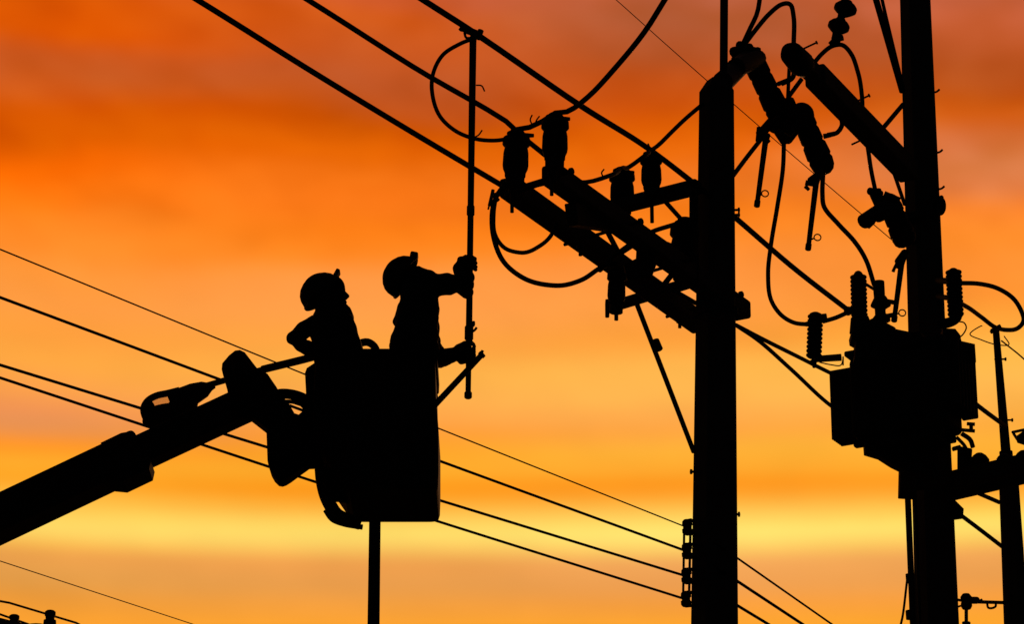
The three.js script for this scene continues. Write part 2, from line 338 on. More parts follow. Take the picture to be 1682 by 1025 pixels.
// ------------------------------------------------------------------ right pole
const D1 = 21.9;
const rTop = at(1497, -150, D1), rLow = at(1538, 1025, D1);
const rightPole = (() => {
  const sh = poleShaft(rTop, rLow, 0.098, 0.1375, armRot + 0.1);
  const t = thing('utility_pole', 'thick concrete pole on the right that the transformer hangs on', 'utility pole', sh.base);
  part('shaft', t, sh.geo, M.concrete);
  const pe = at(1492, 283, D1 - 0.18), hR = (pe.y - 1.6) / K + 1.6, ps = atH(1313, 98, hR), pm = atH(1337, 123, hR);
  part('crossarm', t, beam(pm, pe, 0.172, 0.165, UP, 0.02), M.concrete);
  part('crossarm', t, beam(ps, lerpV(ps, pe, 0.4), 0.125, 0.125, UP, 0.02), M.concrete);
  part('arm_cap', t, [lathe(atH(1294, 82, hR), atH(1322, 112, hR), [[0, 0], [0.02, 0.06], [0.2, 0.09], [0.75, 0.1], [1, 0.08], [1, 0]])], M.porcelain);
  const zb = at(1450, 210, 21.2);
  part('brace', t, rod(zb, at(1482, 172, 21.8), 4 * mpx(zb)), M.steel);
  part('brace', t, rod(at(1468, 286, 21.5), at(1485, 336, 21.8), 3.2 * mpx(zb)), M.steel);
  for (const [x, y] of [[1416, 162], [1410, 232], [1330, 75]]) part('bolt', t, bolt(at(x, y, 21), V(0.85, 0.35, 0.2).normalize(), 0.13, 0.008), M.steel);
  // hanger bars under the arm end
  parts('hanger', t, [rod(at(1296, 104, 20.2), at(1293, 168, 20.3), 3 * mpx(zb)), rod(at(1316, 130, 20.3), at(1294, 160, 20.3), 3.6 * mpx(zb)), tube([at(1304, 112, 20.2), at(1301, 128, 20.2), at(1283, 138, 20.2)], 4 * mpx(zb))], M.steel);
  // step pins and band bolt
  for (const [x, y] of [[1532, 247], [1535, 307], [1527, 148]]) part('step_pin', t, tube([at(x - 6, y + 4, D1 - 0.05), at(x + 10, y + 3, D1 - 0.1), at(x + 15, y - 1, D1 - 0.1)], 2 * mpx(zb), 12, 6), M.steel);
  const bb = at(1543, 338, D1 - 0.08);
  part('pole_band', t, [ball(bb, 10 * mpx(bb), 17 * mpx(bb), 0.06), ball(at(1545, 325, D1 - 0.08), 0.02, 0.02, 0.03)], M.steel);
  part('pole_band', t, [beam(at(1484, 362, D1 - 0.1), at(1540, 352, D1 - 0.1), 0.05, 0.2)], M.steel);
  // conduits running down below the platform
  part('conduit', t, rod(at(1490, 812, D1 - 0.15), at(1496, 1040, D1 - 0.15).add(V(0, -3, 0)), 5.2 * mpx(rLow)), M.steel);
  part('conduit', t, rod(at(1502, 812, D1 - 0.1), at(1506, 1040, D1 - 0.1).add(V(0, -3, 0)), 2.6 * mpx(rLow)), M.steel);
  part('conduit', t, tube([at(1489, 952, D1 - 0.2), at(1482, 1010, D1 - 0.2), at(1476, 1040, D1 - 0.2), at(1470, 1160, D1 - 0.2)], 2 * mpx(rLow)), M.cable);
  for (const y of [950, 1010]) part('conduit_clamp', t, rod(at(1493, y - 7, D1 - 0.15), at(1494, y + 7, D1 - 0.15), 6.8 * mpx(rLow)), M.steel);
  // wire bracket low on the right
  part('side_bracket', t, plate([[1558, 822], [1565, 822], [1581, 838], [1580, 850], [1566, 852], [1556, 848]], D1 - 0.05, 0.1), M.steel);
  return t;
})();

// ------------------------------------------------------------------ platform between right pole and far pole
const farTop = at(1634.5, 541, 22.6), farMid = at(1655, 775, 22.6), farLow = at(1668, 1025, 22.6);
{
  const d = farLow.clone().sub(farMid), g = farMid.clone().addScaledVector(d, -farMid.y / d.y); g.y = -0.2;
  const t = thing('utility_pole', 'leaning pole at the right edge with a slender pipe standing on top', 'utility pole', V(g.x, 0, g.z));
  const rA = 16 * mpx(farMid), rB = 20.5 * mpx(farLow), rg = rA + (rB - rA) * (farMid.y - g.y) / (farMid.y - farLow.y);
  part('shaft', t, rod(g, farMid, rg, rA, 20), M.concrete);
  const pp = part('top_pipe', t, [rod(at(1654, 780, 22.6), farTop, 8.6 * mpx(farMid), 5.6 * mpx(farMid)), rod(at(1653, 770, 22.6), at(1651, 742, 22.6), 11 * mpx(farMid))], M.steel);
  part('pipe_cap', pp, [beam(at(1626, 545, 22.6), at(1642, 536, 22.6), 0.03, 0.06)], M.steel);
  for (const [x, y] of [[1642, 590], [1653, 690]]) part('bolt', t, bolt(at(x, y, 22.55), V(1, 0, 0), 0.1, 0.008), M.steel);
}
{
  const a = at(1494, 800, 21.6), t = thing('pole_platform', 'heavy clamped beam joining the right pole to the leaning edge pole', 'platform', a);
  const b1 = at(1552, 792, 21.75), hB = (b1.y - 1.6) / K + 1.6, b2 = atH(1720, 752, hB), dir = b2.clone().sub(b1);
  part('beam', t, beam(b1, b2, 0.14, 0.09, UP, 0.012), M.concrete);
  const off = V(0.05, 0, -0.25);
  part('beam', t, beam(b1.clone().add(off), b2.clone().add(off), 0.14, 0.09, UP, 0.012), M.concrete);
  for (const [x, y, r] of [[1608, 757, 16], [1648, 757, 14], [1680, 752, 15]]) { const c = at(x, y, 21.7), R = r * mpx(c); part('clamp', t, [lathe(c.clone().add(V(0, -R, 0)), c.clone().add(V(0, R * 0.8, 0)), [[0, 0], [0, R], [0.6, R], [0.85, R * 0.7], [1, R * 0.35], [1, 0]])], M.steel); }
  const up0 = at(1582, 752, 21.7);
  parts('upright', t, [beam(at(1577, 786, 21.7), at(1577, 735, 21.7), 0.05, 0.06, V(1, 0, 0)), rod(at(1585, 778, 21.7), at(1588, 738, 21.7), 8 * mpx(up0)), beam(at(1563, 738, 21.7), at(1577, 734, 21.7), 0.03, 0.04), rod(at(1583, 745, 21.7), at(1600, 762, 21.7), 5 * mpx(up0))], M.steel);
  parts('end_block', t, [beam(at(1490, 768, 21.6), at(1489, 816, 21.6), 0.13, 0.14, V(1, 0, 0)), beam(at(1478, 790, 21.7), at(1560, 782, 21.7), 0.16, 0.1)], M.concrete);
  part('strut', t, rod(at(1596, 806, 22), at(1640, 825, 22.5), 3.6 * mpx(up0)), M.steel);
  parts('lug', t, [tube([at(1578, 712, 21.7), at(1592, 722, 21.7), at(1597, 735, 21.7)], 4 * mpx(up0)), tube([at(1570, 718, 21.7), at(1583, 732, 21.7), at(1588, 742, 21.7)], 3 * mpx(up0))], M.steel);
}
{
  const c = at(1586, 988, 21.9), t = thing('spool_insulator', 'small round spool insulator low on the right pole with a tie rod', 'insulator', c);
  const r = 9.5 * mpx(c);
  part('spool', t, lathe(upPx(c, -12), upPx(c, 12), [[0, 0], [0, r * 0.7], [0.2, r], [0.42, r * 0.95], [0.5, r * 0.75], [0.58, r * 0.95], [0.8, r], [1, r * 0.6], [1, 0]]), M.porcelain);
  parts('bracket', t, [rod(at(1566, 984, 21.9), c, 0.011), rod(at(1566, 999, 21.9), at(1577, 995, 21.9), 0.008), rod(c, at(1586, 1080, 21.9), 3 * mpx(c)), rod(at(1586, 1022, 21.9), at(1586, 1040, 21.9), 7 * mpx(c))], M.steel);
  parts('tie_rod', t, [rod(c, at(1652, 990, 22.5), 3 * mpx(c)), rod(at(1592, 986, 21.9), at(1603, 986, 22), 6 * mpx(c)), tube([at(1620, 990, 22.2), at(1622, 998, 22.2), at(1628, 999, 22.2), at(1634, 996, 22.2), at(1634, 989, 22.2)], 2 * mpx(c)), rod(at(1610, 984, 22.1), at(1613, 990, 22.1), 0.01)], M.steel);
}
{
  const c = at(1678, 722, 22.2), t = thing('line_coupling', 'dark round coupling on a short wire at the right edge', 'coupling', c);
  part('body', t, lathe(at(1668, 722, 22.2), at(1694, 718, 22.2), [[0, 0], [0.05, 6 * mpx(c)], [0.5, 12 * mpx(c)], [0.9, 9 * mpx(c)], [1, 0]]), M.porcelain);
  part('arm', t, [rod(at(1662, 710, 22.5), at(1690, 704, 22.3), 2.5 * mpx(c)), rod(at(1664, 713, 22.5), at(1670, 722, 22.2), 2.5 * mpx(c))], M.steel);
}

// ------------------------------------------------------------------ transformer
{
  const O = at(1490, 645, 21.25), yaw = 0.50;
  const ex = V(Math.cos(yaw), 0, Math.sin(yaw)), ez = V(-Math.sin(yaw), 0, Math.cos(yaw));
  const P = (x, y, z) => O.clone().addScaledVector(ex, x).addScaledVector(UP, y).addScaledVector(ez, z);
  const bx = (x, y, z, w, h, d, r = 0.015) => beam(P(x - w / 2, y, z), P(x + w / 2, y, z), h, d, UP, r);
  const t = thing('transformer', 'bulky black transformer with side radiators hung on the right pole', 'transformer', O);
  part('tank', t, bx(-0.02, -0.03, 0, 0.78, 0.66, 0.4, 0.05), M.tank);
  part('lid', t, [bx(-0.02, 0.325, 0, 0.82, 0.045, 0.44, 0.015), bx(-0.08, 0.39, 0, 0.52, 0.1, 0.3, 0.04)], M.tank);
  for (const s of [-1, 1]) for (let i = 0; i < 6; i++) part('radiator_fin', t, s < 0 ? bx(-0.515, -0.025, -0.1 + i * 0.035, 0.2, 0.57, 0.022, 0.008) : bx(0.435, 0.03, -0.17 + i * 0.07, 0.13, 0.54, 0.04, 0.015), M.tank);
  for (const s of [-1, 1]) parts('header_pipe', t, [rod(P(s * 0.42, s < 0 ? 0.15 : 0.23, s < 0 ? -0.14 : -0.22), P(s * 0.42, s < 0 ? 0.15 : 0.23, s < 0 ? 0.1 : 0.22), 0.03), rod(P(s * 0.42, s < 0 ? -0.25 : -0.17, s < 0 ? -0.14 : -0.22), P(s * 0.42, s < 0 ? -0.25 : -0.17, s < 0 ? 0.1 : 0.22), 0.03)], M.tank);
  parts('base_frame', t, [bx(-0.05, -0.385, 0.1, 0.74, 0.06, 0.06), bx(-0.05, -0.385, -0.14, 0.74, 0.06, 0.06), bx(0.02, -0.42, 0, 0.5, 0.06, 0.3), plate([[1418, 732], [1540, 738], [1540, 790], [1484, 776], [1462, 765], [1442, 752], [1419, 745]], 21.3, 0.12)], M.steel);
  const v = part('drain_valve', t, [rod(at(1576, 706, 21.1), at(1600, 708, 21.1), 3 * mpx(O)), rod(at(1594, 708, 21.1), at(1594, 696, 21.1), 3.2 * mpx(O)), rod(at(1587, 696, 21.1), at(1600, 697, 21.1), 3 * mpx(O))], M.steel);
  parts('hatch', t, [plate([[1401, 596], [1403, 566], [1396, 562], [1395, 553], [1406, 541], [1432, 528], [1462, 545], [1496, 552], [1496, 600]], 21.2, 0.2, 0.02), plate([[1545, 545], [1566, 546], [1574, 556], [1576, 566], [1598, 571], [1600, 600], [1545, 600]], 21.15, 0.2, 0.02)], M.tank);
  // bushings
  const ribbed = (a, b, r, n) => { const q = [[0, 0], [0, r * 0.8]]; for (let i = 0; i < n; i++) { const u = (i + 0.15) / n; q.push([u, r * 0.86], [u + 0.35 / n, r], [u + 0.6 / n, r], [u + 0.72 / n, r * 0.86]); } q.push([0.985, r * 0.8], [1, r * 0.4], [1, 0]); return lathe(a, b, q, 22); };
  const d = 21.2, mp = mpx(O);
  const b1 = part('bushing', t, ribbed(at(1411, 528, d), at(1409, 453, d), 13.8 * mp, 11), M.porcelain);
  part('cap', b1, [ball(at(1409, 455, d), 8.5 * mp, 11 * mp, 8.5 * mp)], M.rubber);
  part('clamp', b1, [ball(at(1392, 511, d), 7 * mp, 8 * mp, 0.03), rod(at(1392, 508, d), at(1404, 506, d), 4 * mp), rod(at(1414, 545, d), at(1411, 522, d), 20 * mp, 15 * mp)], M.steel);
  const b2 = part('bushing', t, [rod(at(1448, 552, d), at(1444, 500, d), 10.5 * mp, 8.5 * mp), rod(at(1445, 510, d), at(1442, 463, d), 9.2 * mp, 9.8 * mp)], M.porcelain);
  parts('skirt', b2, [lathe(at(1446, 508, d), at(1445, 488, d), [[0, 0], [0.05, 9 * mp], [0.3, 17 * mp], [0.45, 16 * mp], [1, 10 * mp], [1, 0]]), lathe(at(1449, 546, d), at(1448, 532, d), [[0, 0], [0.05, 22 * mp], [0.3, 22 * mp], [0.9, 10 * mp], [1, 0]]), lathe(at(1447, 528, d), at(1446, 516, d), [[0, 0], [0.05, 15 * mp], [0.4, 15 * mp], [0.9, 10 * mp], [1, 0]])], M.porcelain);
  parts('arm', b2, [rod(at(1420, 466, d), at(1436, 476, d), 2.6 * mp), rod(at(1452, 494, d), at(1468, 497, d), 4 * mp), rod(at(1452, 520, d), at(1468, 517, d), 4 * mp)], M.steel);
  const b3 = part('bushing', t, ribbed(at(1569, 520, d), at(1565, 445, d), 13.5 * mp, 11), M.porcelain);
  part('cap', b3, [ball(at(1565, 450, d), 10 * mp, 10.5 * mp, 10 * mp)], M.rubber);
  part('elbow', b3, [tube([at(1570, 505, d), at(1570, 522, d), at(1560, 529, d), at(1540, 533, d)], 8.5 * mp), rod(at(1540, 461, 21.6), at(1560, 462, d), 5.5 * mp), rod(at(1540, 487, 21.6), at(1560, 490, d), 4.5 * mp)], M.steel);
}
{
  const d = 21.0, c = at(1337, 596, d), mp = mpx(c);
  const t = thing('surge_arrester', 'ribbed surge arrester left of the transformer, hanging between two wires', 'surge arrester', c);
  const q = [[0, 0], [0, 8 * mp]]; for (let i = 0; i < 10; i++) { const u = (i + 0.15) / 10.5; q.push([u, 10.5 * mp], [u + 0.03, 13 * mp], [u + 0.055, 13 * mp], [u + 0.068, 10.5 * mp]); } q.push([0.97, 10 * mp], [1, 6 * mp], [1, 0]);
  part('porcelain_body', t, lathe(at(1336, 588, d), at(1339, 514, d), q), M.porcelain);
  part('terminal', t, [rod(at(1340, 524, d), at(1357, 522, d), 7.5 * mp), rod(at(1322, 533, d), at(1332, 530, d), 4 * mp)], M.steel);
  part('foot', t, [rod(at(1336, 592, d), at(1336.5, 604, d), 6 * mp, 2.5 * mp), rod(at(1337, 590, d), at(1381, 587, d), 5.5 * mp, 6 * mp), tube([at(1345, 595, d), at(1363, 599, d), at(1380, 600, d), at(1384, 590, d)], 0.005), rod(at(1384, 586, d), at(1384, 600, d), 0.006)], M.steel);
}

// ------------------------------------------------------------------ fuse cutouts
function cutout(label, o) {
  const c = at(...o.c), mp = mpx(c), t = thing('fuse_cutout', label, 'fuse cutout', c);
  const [a, b] = o.body.map((q) => at(...q)), jc = at(...o.joint);
  part('hinge_joint', t, ball(jc, o.jr * mp, o.jr * mp * 1.05, o.jr * mp), M.porcelain);
  const prof = [[0, 0], [0, o.r * 0.8], [0.06, o.r * 0.95], [0.14, o.r * 1.03], [0.26, o.r * 1.03], [0.29, o.r * 0.92], [0.33, o.r], [0.48, o.r * 1.02], [0.51, o.r * 0.9], [0.55, o.r * 1.06], [0.72, o.r * 1.12], [0.75, o.r * 1.0], [0.79, o.r * 1.1], [0.9, o.r * 1.0], [0.96, o.r * 0.78], [1, o.r * 0.4], [1, 0]];
  part('porcelain_body', t, lathe(a, b, prof.map(([u, r]) => [u, r * mp])), M.porcelain);
  parts('mounting_bracket', t, o.bracket.map(([p, q, r]) => rod(at(...p), at(...q), r * mp, r * mp * 0.9)), M.steel);
  parts('contact', t, o.contacts.map(([p, q, r]) => rod(at(...p), at(...q), r * mp, r * mp * 0.8, 10)), M.steel);
  if (o.fuse) {
    const f0 = at(...o.fuse[0]), f1 = at(...o.fuse[1]);
    const f = part('fuse_tube', t, [rod(f0, f1, 5 * mp, 4 * mp), rod(lerpV(f0, f1, 0.96), lerpV(f0, f1, 1.03), 5 * mp), rod(lerpV(f0, f1, 0), lerpV(f0, f1, 0.1), 7 * mp, 5 * mp)], M.fibre);
    const rc = at(...o.ring), R = 5.5 * mp;
    part('pull_ring', f, [tube([0, 1, 2, 3, 4, 5, 6, 7].map((k) => V(rc.x + R * Math.cos(k * 0.785), rc.y + R * Math.sin(k * 0.785), rc.z)), 1.1 * mp, 28, 6, true), rod(lerpV(f0, f1, o.ringAt), rc.clone().add(V(-R, -R * 0.3, 0)), 1.4 * mp)], M.steel);
  }
  return t;
}
const dc = 20.2;
cutout('fuse cutout nearest the middle pole head, its fuse tube hanging open below', {
  c: [1250, 140, dc], body: [[1234, 94, dc], [1287, 204, dc + 0.1]], r: 18.5, joint: [1233, 98, dc], jr: 21,
  bracket: [[[1186, 136, 19.1], [1228, 96, dc], 17], [[1208, 112, 19.5], [1244, 96, dc], 16], [[1280, 196, dc], [1266, 214, dc], 9]],
  contacts: [[[1204, 86, dc - 0.1], [1232, 78, dc], 9], [[1214, 74, dc - 0.1], [1225, 78, dc], 7], [[1206, 98, dc - 0.1], [1212, 90, dc], 6], [[1236, 84, dc], [1240, 96, dc], 14], [[1268, 200, dc], [1246, 222, dc], 9], [[1247, 210, dc], [1244, 232, dc], 5], [[1252, 222, dc], [1262, 234, dc], 5], [[1278, 138, dc], [1296, 130, 20.3], 4]],
  fuse: [[1258, 222, dc], [1243, 335, dc - 0.15]], ring: [1256, 318, dc - 0.12], ringAt: 0.9,
});
cutout('middle fuse cutout under the long arm, its fuse tube hanging open below', {
  c: [1335, 220, dc + 0.3], body: [[1312, 182, dc + 0.25], [1357, 286, dc + 0.35]], r: 18.5, joint: [1316, 190, dc + 0.25], jr: 21,
  bracket: [[[1286, 224, dc + 0.2], [1316, 188, dc + 0.25], 17], [[1270, 190, dc + 0.1], [1306, 184, dc + 0.2], 15], [[1292, 168, dc + 0.1], [1302, 190, dc + 0.2], 13]],
  contacts: [[[1278, 216, dc], [1288, 234, dc], 8], [[1284, 206, dc], [1302, 220, dc], 8], [[1348, 284, dc + 0.3], [1330, 296, dc + 0.2], 6.5], [[1322, 300, dc + 0.2], [1340, 304, dc + 0.2], 4.5], [[1322, 306, dc + 0.2], [1328, 312, dc + 0.2], 3.5], [[1352, 224, dc + 0.3], [1364, 222, dc + 0.3], 4.5], [[1358, 221, dc + 0.3], [1370, 218, dc + 0.3], 3]],
  fuse: [[1341, 290, dc + 0.2], [1327, 406, dc + 0.05]], ring: [1342, 390, dc + 0.07], ringAt: 0.9,
});
const d3c = 21.4;
cutout('fuse cutout against the right pole below the long arm, dropped fuse tube above the transformer', {
  c: [1468, 360, d3c], body: [[1458, 330, d3c], [1490, 405, d3c + 0.1]], r: 18.5, joint: [1460, 336, d3c], jr: 18,
  bracket: [[[1418, 364, d3c - 0.2], [1455, 338, d3c - 0.05], 12.5], [[1440, 352, d3c - 0.1], [1470, 340, d3c], 14], [[1450, 322, d3c], [1476, 332, d3c], 9], [[1480, 385, d3c], [1500, 395, D1], 10]],
  contacts: [[[1428, 314, d3c - 0.1], [1446, 318, d3c], 6.5], [[1436, 314, d3c], [1448, 346, d3c], 11], [[1424, 372, d3c - 0.2], [1434, 364, d3c - 0.2], 5], [[1486, 416, d3c], [1474, 430, d3c - 0.1], 7.5], [[1468, 436, d3c - 0.1], [1480, 440, d3c - 0.1], 4], [[1466, 446, d3c - 0.1], [1470, 436, d3c - 0.1], 3]],
  fuse: [[1481, 424, d3c - 0.1], [1468, 524, d3c - 0.25]], ring: [1481, 514, d3c - 0.22], ringAt: 0.9,
});

// hanging disc insulator string at the top
{
  const d = 20.3, mp = mpx(at(1385, 20, d)), t = thing('disc_insulator', 'string of round disc insulators hanging at the top beside the right pole', 'insulator', at(1376, 68, d));
  for (const [x, y, r] of [[1394, -22, 17], [1388, 14, 19], [1377, 43, 18]]) { const c = at(x, y, d); part('disc', t, lathe(c.clone().add(V(-4 * mp, -13 * mp, 0)), c.clone().add(V(4 * mp, 13 * mp, 0)), [[0, 0], [0, 0.4 * r * mp], [0.2, 0.75 * r * mp], [0.36, r * mp], [0.58, r * mp], [0.75, 0.8 * r * mp], [0.9, 0.5 * r * mp], [1, 0.42 * r * mp], [1, 0]]), M.porcelain); }
  parts('fitting', t, [rod(at(1371, 74, d), at(1400, -60, d), 6.5 * mp), rod(at(1366, 66, d), at(1384, 62, d), 5 * mp), rod(at(1362, 72, d), at(1372, 62, d), 3 * mp), rod(at(1371, 74, d), at(1374, 56, d), 8 * mp)], M.steel);
}

// ------------------------------------------------------------------ wires
const GU = 'thick wires crossing the top left', GL = 'four thin wires on the spool rack of the middle pole';
// top three
const aEnd = arm1a.clone().add(V(-0.03, 0.0, 0)), a0 = at(325, 0, 15.7);
wire('power_line', 'thick wire from the top left ending at the lower long crossarm', 'wire', [beyond(aEnd, a0, 9), a0, lerpV(a0, aEnd, 0.35).add(V(0, -0.012, 0)), lerpV(a0, aEnd, 0.7).add(V(0, -0.01, 0)), aEnd], 5, null, M.cable, 60);
const i1h = I1[1].clone().add(V(0, 0.01, 0)), i2h = I2[1].clone().add(V(0, 0.01, 0)), b0 = at(503, -2, 15.6);
wire('power_line', 'thick wire from the top left to the insulator on the lower long crossarm', 'wire', [beyond(i1h, b0, 9), b0, lerpV(b0, i1h, 0.5).add(V(0, -0.012, 0)), i1h, at(872, 239, 17.0), at(898, 257, 16.98), at(926, 284, 17.1)], 4.5, null, M.cable, 60);
const i4h = I4[1].clone().add(V(0, 0.01, 0)), i3h = I3[1].clone().add(V(0, 0.005, 0)), c0 = at(695, 0, 16.75), cClamp = at(782, 56, 17.0), cR = at(1205, 356, 19.35), cEnd = at(1390, 508, 21.2);
wire('power_line', 'thick wire gripped by the long hot stick clamp and tied at the slim insulator', 'wire', [beyond(cClamp, c0, 9), c0, cClamp, at(940, 165, 17.65), i4h, at(1140, 302, 18.75), cR, lerpV(cR, cEnd, 0.5).add(V(0, -0.02, 0)), cEnd], 4.8, null, M.cable, 90);
const d0 = at(1095, -6, 15.6);
wire('power_line', 'thick wire falling from the top centre over the two long-arm insulators', 'wire', [beyond(at(1060, 50, 15.85), d0, 5), d0, at(1060, 50, 15.85), at(1010, 112, 16.25), at(965, 160, 16.6), at(930, 184, 16.85), i2h, at(880, 206, 16.95), i1h], 4.6, null, M.cable, 70);
const e0 = at(1154, 171, 18.95);
wire('power_line', 'wire slanting from behind the middle pole to the paired insulators and on left', 'wire', [at(1230, 86, 19.6), at(1200, 118, 19.3), e0, at(1128, 193, 18.85), at(1106, 214, 18.7), at(1084, 236, 18.5), i4h, at(1056, 258, 18.1), at(1040, 270, 18.05), i3h, at(1000, 289, 17.9), at(967, 299, 17.7), at(930, 300, 17.5), at(886, 303, 17.2), at(852, 316, 17.06)].slice(2), 3.8, null, M.cable, 70);
wire('jumper_cable', 'wire behind the arms from the low steel arm to the insulator beside the pole', 'cable', [at(985, 444, 18.05), at(1020, 412, 18.3), at(1066, 383, 18.5), at(1110, 368, 18.7)], 4, null, M.cable);
// jumpers around the arm ends
wire('jumper_cable', 'larger cable loop hanging under the long crossarm end', 'cable', [at(816, 322, 17.0), at(809, 345, 17.0), at(810, 385, 17.05), at(824, 425, 17.1), at(862, 458, 17.3), at(910, 469, 17.5), at(955, 460, 17.8), at(990, 438, 18.0), at(1010, 432, 18.05)], 4.2, null, M.cable, 70);
wire('jumper_cable', 'smaller cable loop hanging inside the larger one at the arm end', 'cable', [at(815, 322, 17.02), at(811, 350, 17.02), at(813, 385, 17.02), at(830, 408, 17.0), at(855, 415, 17.0), at(885, 405, 17.2), at(908, 382, 17.4), at(914, 366, 17.4)], 3.6, null, M.cable, 60);
{
  const c = at(812, 322, 17.0), mp = mpx(c), t = thing('dead_end_clamp', 'dead-end clamp gripping the cables at the left tip of the lower crossarm', 'clamp', c);
  parts('grip', t, [rod(at(832, 302, 17.0), at(812, 326, 17.0), 6 * mp, 4 * mp), rod(at(810, 312, 17.0), at(804, 338, 17.0), 3 * mp), rod(at(820, 316, 17.0), at(828, 322, 17), 5 * mp)], M.steel);
  parts('tail', t, [rod(at(806, 326, 17.0), at(802, 344, 17.0), 1.6 * mp), rod(at(812, 322, 17), at(818, 330, 17), 4 * mp)], M.steel);
}
wire('jumper_cable', 'cable loop curving from the hot stick head back to the first insulator', 'cable', [at(782, 62, 17.0), at(756, 72, 16.95), at(728, 90, 16.95), at(712, 120, 16.95), at(710, 152, 16.95), at(722, 190, 16.95), at(748, 215, 16.97), at(780, 228, 17.0), at(812, 231, 17.0), at(842, 227, 17.0)], 3.5, null, M.cable, 70);
// tie tails
{
  const t = thing('line_clamp', 'small black clamp fixing the hot stick head to the thick wire', 'clamp', cClamp), mp = mpx(cClamp);
  parts('jaw', t, [rod(at(758, 44, 16.95), at(772, 52, 16.97), 7 * mp, 6 * mp), rod(at(768, 50, 16.97), at(790, 58, 17), 6.5 * mp, 6 * mp), rod(at(790, 50, 17), at(785, 64, 17), 5 * mp), rod(at(756, 50, 16.95), at(762, 42, 16.95), 3.5 * mp)], M.steel);
  parts('eye_screw', t, [tube([at(763, 54, 16.97), at(766, 62, 16.97), at(776, 62, 16.97)], 2.2 * mp), rod(at(778, 56, 16.98), at(777, 76, 16.95), 5.5 * mp)], M.steel);
}
// lower four
const rackY = [866, 905, 946, 984], L = [[0, 409, 15.3, 1.25], [0, 488, 15.3, 2.4], [0, 599, 15.3, 2.4], [0, 620, 15.4, 2.3]];
const MIDY = [[600, 655], [600, 712], [600, 784], [600, 818]];
['topmost thin wire of the four running behind the bucket to the middle pole', 'second wire down of the four running behind the bucket to the middle pole', 'third wire down of the four running behind the bucket to the middle pole', 'lowest wire of the four running behind the bucket to the middle pole'].forEach((lab, i) => {
  const e = at(1127 - i * 0.7, rackY[i], D0 - 0.06), s = at(L[i][0], L[i][1], L[i][2]);
  const m = at(MIDY[i][0], MIDY[i][1], 17.15);
  wire('low_wire', lab, 'wire', [beyond(m, s, 10), s, m, e], L[i][3], GL, M.cable, 60);
});
[['thin upper wire leaving the middle pole to the bottom right', 1208, 915, 1365, 1025, 1.7], ['middle wire of three leaving the middle pole to the bottom right', 1208, 953, 1320, 1027, 2.5], ['lowest short wire leaving the middle pole to the bottom right', 1208, 993, 1264, 1027, 2.5]].forEach(([lab, x0, y0, x1, y1, r], i) => {
  const a = at(x0, y0, D0 + 0.05), b = at(x1, y1, D0 + 0.9 * (x1 - x0) / 100), a2 = at(1131, rackY[i], D0 - 0.02);
  wire('low_wire', lab, 'wire', [lerpV(b, a, 1.25), a, b, beyond(a, b, 8)], r, 'wires leaving the middle pole to the bottom right', M.cable, 30);
});
// hairline wires
{
  const a = at(1012, 0, 24), b = at(1478, 406, 22.1);
  wire('hair_wire', 'very fine wire crossing behind the cutouts from top centre to the right pole', 'wire', [beyond(b, a, 8), a, ...sag(a, b, 0.02, 6).slice(1)], 0.75, null, M.cable, 40);
  const c = at(0, 921, 27), d = at(320, 1026, 29);
  wire('hair_wire', 'very fine wire in the bottom left corner of the sky', 'wire', [beyond(d, c, 8), c, d, beyond(c, d, 14)], 0.8, null, M.cable, 20);
  wire('hair_wire', 'fine wire running off the right edge beside the pipe top', 'wire', [at(1644, 560, 22.7), at(1660, 572, 23), at(1690, 598, 23.5), at(2000, 860, 30)], 1.3, null, M.cable, 16);
}
